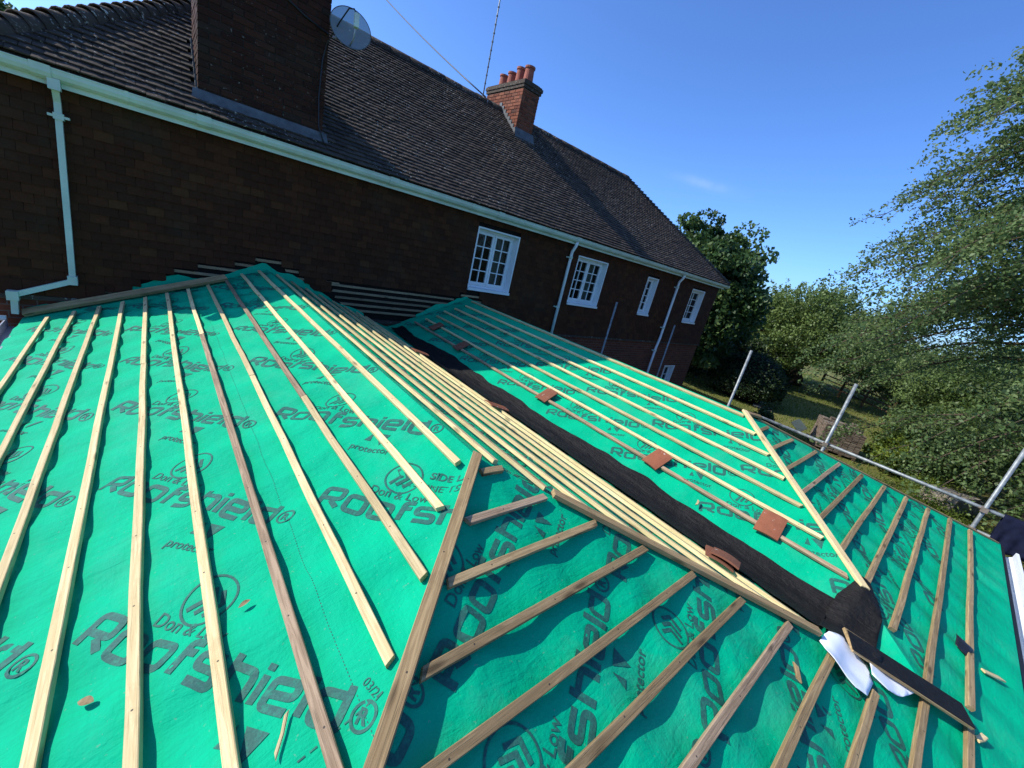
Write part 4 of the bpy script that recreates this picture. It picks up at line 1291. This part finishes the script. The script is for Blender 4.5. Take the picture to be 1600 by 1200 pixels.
sc = sheet('felt_scrap', MT['black'], [(4.02, -.64), (4.12, -.63), (4.20, -.69), (4.10, -.73), (4.0, -.70)], roofz, None, lambda x, y: .012 + .03 * math.exp(-((x - 4.1) / .05) ** 2), .003)
finish(sc, 'small curled black scrap between the two lowest battens', 'scrap')
def dry_leaf(x, y, s, ang, label):
    g = Geo(); n = 6; v = []; f = []
    ca, sa = math.cos(R(ang)), math.sin(R(ang))
    for i in range(n + 1):
        t = i / n; wd = .26 * math.sin(math.pi * t) ** .8
        for q in (-1, 0, 1):
            a, b = (t - .5) * s, q * wd * s
            X, Y = x + a * ca - b * sa, y + a * sa + b * ca
            v.append((X, Y, roofz(X, Y) + .004 + abs(q) * .005 * math.sin(math.pi * t)))
    for i in range(n):
        for q in range(2): f.append((i * 3 + q, i * 3 + 3 + q, i * 3 + 4 + q, i * 3 + 1 + q))
    g.add(v, f); finish(g.obj('fallen_leaf', MT['leaf_dry'], smooth=True), label, 'leaf')
dry_leaf(-.20, 1.30, .05, -40, 'dry leaf on the membrane near the lower left corner')
dry_leaf(.21, 1.33, .04, 10, 'small dry leaf between the middle battens')

# ------------------------------------------------------------------ SCAFFOLD
sca = thing('scaffold', (8.2, 1.0, GZ), 'galvanised scaffold tubes and guard rail along the right edge of the extension', 'scaffold')
def tube_part(name, a, b, r, m, parent):
    g = Geo(); g.tube([a, b], r, 14); return g.obj(name, m, parent, smooth=True)
for (y, zt) in ((2.59, -.66), (1.0, -.68), (-.82, -.45)):
    tube_part('standard', (8.15 if y != -.82 else 8.17, y, GZ), (8.15 if y != -.82 else 8.17, y, zt), .0242, MT['galv'], sca)
    g = Geo(); x = 8.15
    for zc in (-1.745,):
        if y > 2: continue
        g.bb(x - .035, x + .09, y - .035, y + .035, zc - .03, zc + .03); g.lathe((x, y, zc - .035), [(.025, 0), (.036, .004), (.036, .066), (.025, .07)], 12); g.tube([(x + .02, y - .06, zc), (x + .02, y + .06, zc)], .010, 6)
    if g.n: g.obj('coupler', MT['coupler'], sca)
tube_part('guard_rail', (8.20, 2.1, -1.74), (8.20, -3.2, -1.735), .0242, MT['galv'], sca)
tube_part('ledger', (8.20, -.8, -2.06), (8.20, -3.2, -2.06), .0242, MT['galv'], sca)
g = Geo(); g.lathe((8.17, -.82, -2.09), [(.025, 0), (.036, .004), (.036, .066), (.025, .07)], 12); g.bb(8.14, 8.25, -.855, -.785, -2.09, -2.03); g.obj('coupler', MT['coupler'], sca)
for (x, y, zt, lab) in ((8.55, 6.0, -.53, 'scaffold pole standing against the house below the second window'), (11.75, 6.0, -.90, 'scaffold pole standing in front of the house near the far downpipe')):
    g = Geo(); g.tube([(x, y, GZ), (x, y, zt)], .0242, 14); finish(g.obj('scaffold_pole', MT['galv'], smooth=True), lab, 'scaffold pole', 'lone scaffold poles')
# jacket over the rail
def jacket():
    v, f = [], []; nu, nv = 26, 30
    y0, y1 = -.99, -1.52
    for i in range(nu + 1):
        s = i / nu; y = y0 + (y1 - y0) * s
        for j in range(nv + 1):
            t = j / nv * 2 - 1              # -1 roof side bottom .. 0 over rail .. 1 far side
            drop = max(0, abs(t) - .12)
            len_ = (.36 + .10 * math.sin(s * 3 + 1) + .05 * noise.noise((s * 5, t, 2))) if t < 0 else .48
            a = max(-1, min(1, t / .12)) * math.pi / 2
            fold = .030 * math.sin(s * 15 + .8 * t) * drop * 1.6 + .02 * noise.noise((s * 6, t * 3, 7))
            x = 8.20 + math.sin(a) * (.034 + .035 * drop) + math.copysign(1, t) * abs(fold)
            z = -1.735 + math.cos(a) * .036 - drop * len_ * 1.1
            v.append((x, y + .03 * noise.noise((s * 3, t * 2, 1)) + .05 * drop * math.sin(s * 6.), z))
    for i in range(nu):
        for j in range(nv): f.append((i * (nv + 1) + j, (i + 1) * (nv + 1) + j, (i + 1) * (nv + 1) + j + 1, i * (nv + 1) + j + 1))
    g = Geo(); g.add(v, f); o = g.obj('jacket', MT['cloth_navy'], smooth=True)
    sm = o.modifiers.new('thickness', 'SOLIDIFY'); sm.thickness = .008
    finish(o, 'dark navy jacket hung over the scaffold rail at the right', 'jacket')
jacket()

# ------------------------------------------------------------------ VEGETATION
def leaf_quads(P_, size, nrm_, rng, aspect=.62, jit=.8, curl=.0):
    """P_ Nx3 centres -> rhombic leaves"""
    N = len(P_)
    d = rng.normal(size=(N, 3)); d /= np.linalg.norm(d, axis=1)[:, None]
    n = nrm_ * (1 - jit) + rng.normal(size=(N, 3)) * jit
    n /= np.linalg.norm(n, axis=1)[:, None] + 1e-9
    u = np.cross(n, d); u /= np.linalg.norm(u, axis=1)[:, None] + 1e-9
    w = np.cross(n, u)
    s = (size * rng.uniform(.6, 1.3, N))[:, None]
    v = np.empty((N, 4, 3))
    v[:, 0] = P_ - u * s * .5; v[:, 2] = P_ + u * s * .5
    v[:, 1] = P_ + w * s * .5 * aspect + n * s * .10; v[:, 3] = P_ - w * s * .5 * aspect + n * s * .10
    f = np.arange(N * 4).reshape(N, 4)
    return v.reshape(-1, 3), f
def clump_crown(centre, rad, n_clumps, per, clump_r, rng, lower=-.8, flat=1.0, shell=.55):
    """leaf centres, normals and brightness for a lumpy crown"""
    c = np.array(centre); P_, Nn, V = [], [], []; cs = []
    k = 0
    while k < n_clumps:
        d = rng.normal(size=3); d /= np.linalg.norm(d)
        if d[2] < lower: continue
        r = rng.uniform(shell, 1.0) * (1 + .38 * noise.noise(Vector(d * 2.1 + c * .13)))
        cc = c + d * np.array(rad) * r
        cs.append(cc); cr = clump_r * rng.uniform(.6, 1.25)
        m = int(per * rng.uniform(.6, 1.3))
        q = rng.normal(size=(m, 3)); q /= np.linalg.norm(q, axis=1)[:, None]
        rr = cr * rng.uniform(.35, 1.0, m) ** .5
        pts = cc + q * rr[:, None] * np.array([1, 1, .62 * flat])
        P_.append(pts); Nn.append(q * .6 + np.array([0, 0, .7])); V.append(np.clip(rng.normal(rng.uniform(.12, .88), .14, m), 0, 1))
        k += 1
    return np.concatenate(P_), np.concatenate(Nn), np.concatenate(V), cs
def limb_path(a, b, rng, sag=.15, n=6):
    a, b = np.array(a, float), np.array(b, float); L = np.linalg.norm(b - a)
    return [tuple(a + (b - a) * t + np.array([rng.normal() * .04 * L * math.sin(math.pi * t), rng.normal() * .04 * L * math.sin(math.pi * t), sag * L * math.sin(math.pi * t)])) for t in np.linspace(0, 1, n)]
def tree(name, base, trunk_h, tr, centre, rad, ncl, per, cr, leaf, size, label, cat='tree', lower=-.8, seed=1, group=None, shell=.55, limbs=14, aspect=.62, twigs=None):
    rng = np.random.default_rng(seed)
    root = thing(name, base, label, cat, group)
    P_, Nn, V, cs = clump_crown(centre, rad, ncl, per, cr, rng, lower, 1.0, shell)
    if twigs is not None:
        a, b, c_ = twigs(rng); P_ = np.concatenate([P_, a]); Nn = np.concatenate([Nn, b]); V = np.concatenate([V, c_])
    v, f = leaf_quads(P_, size, Nn, rng, aspect)
    raw_mesh('crown', v, f, np.repeat(V, 4), leaf, root)
    g = Geo(); b = Vector(base); top = Vector((centre[0], centre[1], base[2] + trunk_h))
    g.tube(limb_path(b, top, rng, .02, 7), list(np.linspace(tr * 1.25, tr * .7, 7)), 10)
    idx = rng.permutation(len(cs))[:limbs]
    for i in idx:
        st_ = b.lerp(top, rng.uniform(.55, 1.0))
        g.tube(limb_path(st_, cs[i], rng, .08), list(np.linspace(tr * .42, tr * .06, 6)), 6)
    g.obj('trunk', MT['bark'], root, smooth=True)
    return root
tree('round_tree', (22.0, 11.2, GZ), 4.2, .32, (22.0, 11.2, .2), (3.3, 3.3, 3.9), 270, 200, .85, MT['leaf_dark'], .22, 'dense dark green round tree just beyond the far end of the house', lower=-.95, seed=11, aspect=.7, shell=.72)
def up_twigs(rng):
    P_, N_, V_ = [], [], []
    for _ in range(170):
        a = rng.uniform(0, 2 * math.pi); r = rng.uniform(0, 1) ** .5
        p = np.array([35.5 + 5.2 * r * math.cos(a), 8.3 + 4.6 * r * math.sin(a), -.9 + 2.9 * math.sqrt(max(0, 1 - r * r)) * 1.0])
        L = rng.uniform(.5, 1.4); d = np.array([rng.normal() * .45, rng.normal() * .45, 1.0]); d /= np.linalg.norm(d)
        t = rng.uniform(0, 1, 34)
        P_.append(p + d * (t * L)[:, None] + rng.normal(size=(34, 3)) * .05); N_.append(np.tile([0, 0, 1.], (34, 1))); V_.append(rng.uniform(.4, 1, 34))
    return np.concatenate(P_), np.concatenate(N_), np.concatenate(V_)
tree('orchard_tree', (36.0, 7.7, GZ), 2.6, .34, (35.5, 8.3, -1.0), (5.4, 4.8, 3.0), 340, 220, .95, MT['leaf_mid'], .16, 'broad low orchard tree with spiky top twigs beyond the clipped bush', lower=-.6, seed=12, twigs=up_twigs, shell=.68)
tree('background_tree', (31, 15.5, GZ), 3.5, .3, (31, 15.5, -.4), (3.6, 3.6, 3.2), 90, 170, 1.0, MT['leaf_dark'], .26, 'dark tree half hidden between the round tree and the orchard tree', lower=-.9, seed=13)
tree('rear_tree', (-3.6, 24.5, GZ), 4.5, .3, (-3.6, 24.5, .9), (2.3, 2.3, 3.5), 80, 170, .8, MT['leaf_dark'], .22, 'tree top peeping over the left hip of the house roof', lower=-.9, seed=14)

# beech with long drooping sprays
def beech(base, seed):
    rng = np.random.default_rng(seed)
    root = thing('beech_tree', base, 'big beech with long drooping leafy sprays reaching in from the right', 'tree')
    P_, N_, V_ = [], [], []; g = Geo()
    b = np.array(base, float); H = 15.0
    g.tube([tuple(b + np.array([.15 * math.sin(t * 3), .1 * math.cos(t * 2.4), H * t])) for t in np.linspace(0, 1, 10)], list(np.linspace(.5, .1, 10)), 12)
    tips = []
    boughs = []
    # (height on trunk, azimuth deg, length, rise)
    for k in range(80):
        h = rng.uniform(2.6, 13.0)
        az = rng.normal(115, 52)
        L = (6.6 - .20 * max(0, h - 5)) * rng.uniform(.72, 1.02) * (1.0 if h > 3.8 else .8)
        boughs.append((h, az, L, rng.uniform(.30, .6)))
    for k in range(13):
        boughs.append((rng.uniform(6.4, 11.8), rng.normal(117, 10), rng.uniform(5.0, 6.6), rng.uniform(.25, .6)))
    for (h, az, L, rise) in boughs:
        d = np.array([math.cos(R(az)), math.sin(R(az)), 0]); side = np.array([-d[1], d[0], 0])
        st_ = b + np.array([0, 0, h])
        n = 9; path = []
        wob = rng.normal() * .5
        for i in range(n):
            t = i / (n - 1)
            p = st_ + d * L * t + side * wob * t * t + np.array([0, 0, L * (rise * t * 1.5 - (rise + .52) * t * t)])
            path.append(p)
        g.tube([tuple(p) for p in path], list(np.linspace(.06, .008, n)), 6)
        for q in range(24):
            t = rng.uniform(.22, 1.0); i = min(n - 2, int(t * (n - 1))); fr = t * (n - 1) - i
            p = path[i] * (1 - fr) + path[i + 1] * fr
            sgn = rng.choice([-1, 1]); yaw = rng.uniform(.1, 1.25) * sgn * (1.05 - .4 * t)
            dd = d * math.cos(yaw) + side * math.sin(yaw)
            tl = rng.uniform(.8, 1.75) * (1.1 - .35 * t)
            droop = rng.uniform(.2, 1.25)
            m = 64
            tt = rng.uniform(0, 1, m) ** .8
            pts = p + dd * (tt * tl)[:, None] + np.array([0, 0, -1]) * (droop * tl * tt ** 1.6)[:, None]
            w = rng.normal(size=(m, 3)) * np.array([.11, .11, .075]) * (1.3 - tt)[:, None] * 1.4
            P_.append(pts + w); N_.append(np.tile(np.array([-dd[0] * .2, -dd[1] * .2, 1.]), (m, 1)))
            V_.append(np.clip(rng.normal(rng.uniform(.3, .75), .16, m), 0, 1))
            if q < 9:
                g.tube([tuple(p), tuple(p + dd * tl * .5 + np.array([0, 0, -droop * tl * .33])), tuple(p + dd * tl * .95 + np.array([0, 0, -droop * tl * .9]))], [.012, .008, .003], 4)
    P_, N_, V_ = map(np.concatenate, (P_, N_, V_))
    v, f = leaf_quads(P_, .092, N_, rng, .6, .6)
    raw_mesh('crown', v, f, np.repeat(V_, 4), MT['leaf_beech'], root)
    g.obj('trunk', MT['bark'], root, smooth=True)
beech((17.2, -2.9, GZ), 21)

def shrub(name, c, rad, ncl, per, cr, leaf, size, label, seed, aspect=.6, group=None, shell=.5, lower=-.6):
    rng = np.random.default_rng(seed)
    root = thing(name, (c[0], c[1], GZ), label, 'shrub', group)
    P_, Nn, V, cs = clump_crown(c, rad, ncl, per, cr, rng, lower, 1.1, shell)
    keep = P_[:, 2] > GZ + .02
    P_, Nn, V = P_[keep], Nn[keep], V[keep]
    v, f = leaf_quads(P_, size, Nn, rng, aspect)
    raw_mesh('crown', v, f, np.repeat(V, 4), leaf, root)
    g = Geo()
    for i in rng.permutation(len(cs))[:10]:
        g.tube(limb_path((c[0] + rng.normal() * .12, c[1] + rng.normal() * .12, GZ), cs[i], rng, .03), list(np.linspace(.05, .01, 6)), 5)
    g.obj('stem', MT['bark'], root, smooth=True)
shr = [((29.5, -.6, -2.2), (3.4, 2.6, 3.1), 'tall leafy shrub at the far end of the hedge beside the lawn'),
       ((25.2, -2.4, -2.0), (3.0, 2.6, 3.2), 'tall leafy shrub behind the old tile stack'),
       ((21.6, -3.5, -2.0), (2.7, 2.3, 3.0), 'dense shrub behind the middle of the guard rail'),
       ((18.4, -4.0, -2.5), (2.2, 2.0, 2.4), 'dense shrub behind the pale tile heap'),
       ((42.5, 2.6, -2.6), (3.8, 3.6, 2.9), 'tall shrub beyond the fence, farthest away'),
       ((37.5, -1.2, -2.5), (3.6, 3.2, 2.9), 'tall shrub beyond the fence, behind the leaning pole'),
       ((33.0, -3.0, -2.4), (3.2, 2.8, 3.0), 'tall shrub between the fence and the far end of the hedge'),
       ((23.5, -.1, -3.5), (1.5, 1.2, 1.2), 'small dark leafy bush right of the old tile stack')]
dk = [((25.5, 11.0, -3.2), (2.6, 2.0, 1.9), 'dark laurel behind the clipped bush, nearest the house'), ((29.0, 9.8, -3.3), (2.4, 1.8, 1.8), 'dark laurel in the middle behind the clipped bush'), ((32.6, 9.2, -3.5), (2.2, 1.6, 1.5), 'dark laurel beside the orchard tree trunk')]
for k, (c, rd, lab) in enumerate(dk):
    shrub('laurel', c, rd, 70, 150, .6, MT['leaf_box'], .2, lab, 80 + k, group='laurels under the trees')
for k, (c, rd, lab) in enumerate(shr):
    shrub('hedge_shrub', c, rd, int(26 * rd[0] * 1.6), 190, .72, MT['leaf_shrub'], .15, lab, 40 + k, group='hedge shrubs')
shrub('lime_bush', (20.6, .55, -3.75), (.95, .75, .95), 40, 150, .34, MT['leaf_lime'], .12, 'bright yellow-green bush behind the guard rail', 60)
shrub('conifer_bush', (14.2, -3.75, -3.2), (1.2, 1.35, 1.9), 80, 220, .36, MT['leaf_lime'], .085, 'bright green feathery bush at the right edge beyond the jacket', 61, .3)
shrub('low_bush', (19.2, 4.75, -4.05), (.9, .6, .5), 22, 120, .28, MT['leaf_box'], .10, 'low dark bush on the lawn in front of the clipped bush', 62)
# clipped ball bush
def ball_bush():
    rng = np.random.default_rng(5); root = thing('clipped_bush', (23.4, 7.0, GZ), 'dark clipped dome-shaped bush on the lawn', 'bush')
    N = 16000; q = rng.normal(size=(N, 3)); q /= np.linalg.norm(q, axis=1)[:, None]; q[:, 2] = np.abs(q[:, 2]) * 1.0 - .35 * rng.random(N)
    r = rng.uniform(.93, 1.02, N) * np.array([1 + .05 * noise.noise(Vector(d * 3)) for d in q])
    P_ = np.array([23.4, 7.0, -3.55]) + q * r[:, None] * np.array([1.75, 1.75, 1.75]); keep = P_[:, 2] > GZ
    v, f = leaf_quads(P_[keep], .10, q[keep], rng, .6, .5)
    raw_mesh('foliage', v, f, np.repeat(np.clip(rng.normal(.5, .25, keep.sum()), 0, 1), 4), MT['leaf_box'], root)
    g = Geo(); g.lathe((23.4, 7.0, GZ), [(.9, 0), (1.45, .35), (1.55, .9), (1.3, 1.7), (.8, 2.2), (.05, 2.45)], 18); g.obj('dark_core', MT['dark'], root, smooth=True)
ball_bush()
# rough grass and weeds along the hedge foot, and blades on the near lawn
def weeds():
    rng = np.random.default_rng(9); N = 9000
    t = rng.random(N); P_ = np.stack([12.5 + 12 * t + rng.normal(size=N) * .6, -1.9 + 2.3 * t + rng.normal(size=N) * .45, GZ + rng.random(N) ** 2 * .45], 1)
    v, f = leaf_quads(P_, .11, np.tile([0, 0, 1.], (N, 1)), rng, .35, .9)
    o = raw_mesh('weeds', v, f, np.repeat(rng.random(N), 4), MT['leaf_lime']); finish(o, 'patchy weeds growing along the foot of the hedge', 'weeds', kind='stuff')
weeds()
def tufts():
    rng = np.random.default_rng(19); N = 26000
    x = rng.uniform(17, 48, N); y = rng.uniform(-2, 13, N)
    h = rng.uniform(.04, .11, N); a = rng.uniform(0, 2 * math.pi, N)
    P0 = np.stack([x, y, np.full(N, GZ)], 1); dx = np.stack([np.cos(a), np.sin(a), np.zeros(N)], 1) * .02
    tip = P0 + np.stack([rng.normal(size=N) * .03, rng.normal(size=N) * .03, h], 1)
    v = np.stack([P0 - dx, P0 + dx, tip], 1).reshape(-1, 3); f = np.arange(N * 3).reshape(N, 3)
    o = raw_mesh('grass', v, f, np.repeat(rng.random(N), 3), MT['leaf_lime']); finish(o, 'uneven grass blades over the lawn', 'grass', kind='stuff')
tufts()
def far_wood():
    rng = np.random.default_rng(29); P_ = []
    for k in range(70):
        a = R(-28 + 75 * k / 69); d = 140 + 25 * math.sin(k * 1.7)
        c = np.array([d * math.cos(a), d * math.sin(a), GZ]); h = rng.uniform(4, 7); m = 420
        q = rng.normal(size=(m, 3)); P_.append(c + q * np.array([2.6, 2.6, h * .28]) + np.array([0, 0, h * .5]))
    P_ = np.concatenate(P_); v, f = leaf_quads(P_, 1.0, np.tile([0, 0, 1.], (len(P_), 1)), rng)
    o = raw_mesh('distant_wood', v, f, np.repeat(rng.random(len(P_)), 4), MT['leaf_mid']); finish(o, 'distant line of trees beyond the field', 'wood', kind='stuff')
far_wood()

# ------------------------------------------------------------------ garden objects
# stacks of salvaged tiles
def tile_stack(x, y, rot, nx, ny, layers, label, m, lean=0, size=(.27, .17)):
    root = thing('tile_stack', (x, y, GZ), label, 'tile stack', 'salvaged tile stacks')
    rng = random.Random(int(x * 100)); ca, sa = math.cos(rot), math.sin(rot)
    for i in range(nx):
        for j in range(ny):
            g = Geo(); L = layers + rng.randint(-4, 3)
            for k in range(L):
                ox = (i - nx / 2) * (size[0] + .02) + rng.uniform(-.012, .012) + lean * k * .004; oy = (j - ny / 2) * (size[1] + .015) + rng.uniform(-.01, .01)
                p = Vector((x + ox * ca - oy * sa, y + ox * sa + oy * ca, GZ + .1 + k * .021))
                g.box(p, (size[0] * ca, size[0] * sa, rng.uniform(-.006, .006)), (-size[1] * sa, size[1] * ca, rng.uniform(-.006, .006)), (0, 0, .017), rng.random())
            g.obj('tile_pile', m, root)
    g = Geo()
    for k in range(4):
        oy = (-ny / 2 + ny * k / 3) * (size[1] + .015)
        a = Vector((x - nx * .15 * ca - oy * sa, y - nx * .15 * sa + oy * ca, GZ)); g.box(a, (nx * .3 * ca, nx * .3 * sa, 0), (-.09 * sa, .09 * ca, 0), (0, 0, .1))
    g.obj('pallet', MT['wood_dark'], root)
tile_stack(20.2, 2.3, .35, 6, 7, 46, 'squat stack of weathered brown roof tiles on the lawn behind the guard rail', MT['oldtile'])
tile_stack(18.7, -1.15, -.4, 5, 4, 20, 'low heap of pale salvaged tiles under the hedge', MT['stone'], 1, (.30, .2))
g = Geo(); g.box((19.3, 3.3, GZ + .3), (.3, .45, .2), (.3, -.15, .2), (0, 0, .03)); finish(g.obj('board_sheet', MT['wood_new']), 'pale board leaning against the tile stack', 'board')
g = Geo(); g.box((22.6, 5.25, GZ + .03), (1.1, .35, .0), (-.25, .8, .02), (0, 0, .04)); finish(g.obj('paving_slab', MT['gravel']), 'pale grey slab lying on the lawn by the clipped bush', 'slab')
g = Geo(); g.box((18.4, 4.0, GZ + .02), (.9, .2, .0), (-.15, .55, .02), (0, 0, .22)); finish(g.obj('planter_box', MT['wood_dark']), 'low dark timber box on the lawn near the guard rail end', 'box')
# post and rail fence
fence = thing('fence', (36, 4, GZ), 'dark post and rail fence at the end of the lawn', 'fence')
fp = [Vector((39, 6.8, GZ)), Vector((37.3, 5.2, GZ)), Vector((35.6, 3.6, GZ)), Vector((33.9, 2.0, GZ))]
for p in fp:
    g = Geo(); g.bb(p.x - .07, p.x + .07, p.y - .07, p.y + .07, GZ, GZ + 1.25); g.obj('post', MT['wood_dark'], fence)
for a, b in zip(fp, fp[1:]):
    for h in (.45, .8, 1.1):
        timber('rail', a + Vector((0, 0, h)), b + Vector((0, 0, h)), (0, 0, 1), .04, .09, MT['wood_dark'], fence)
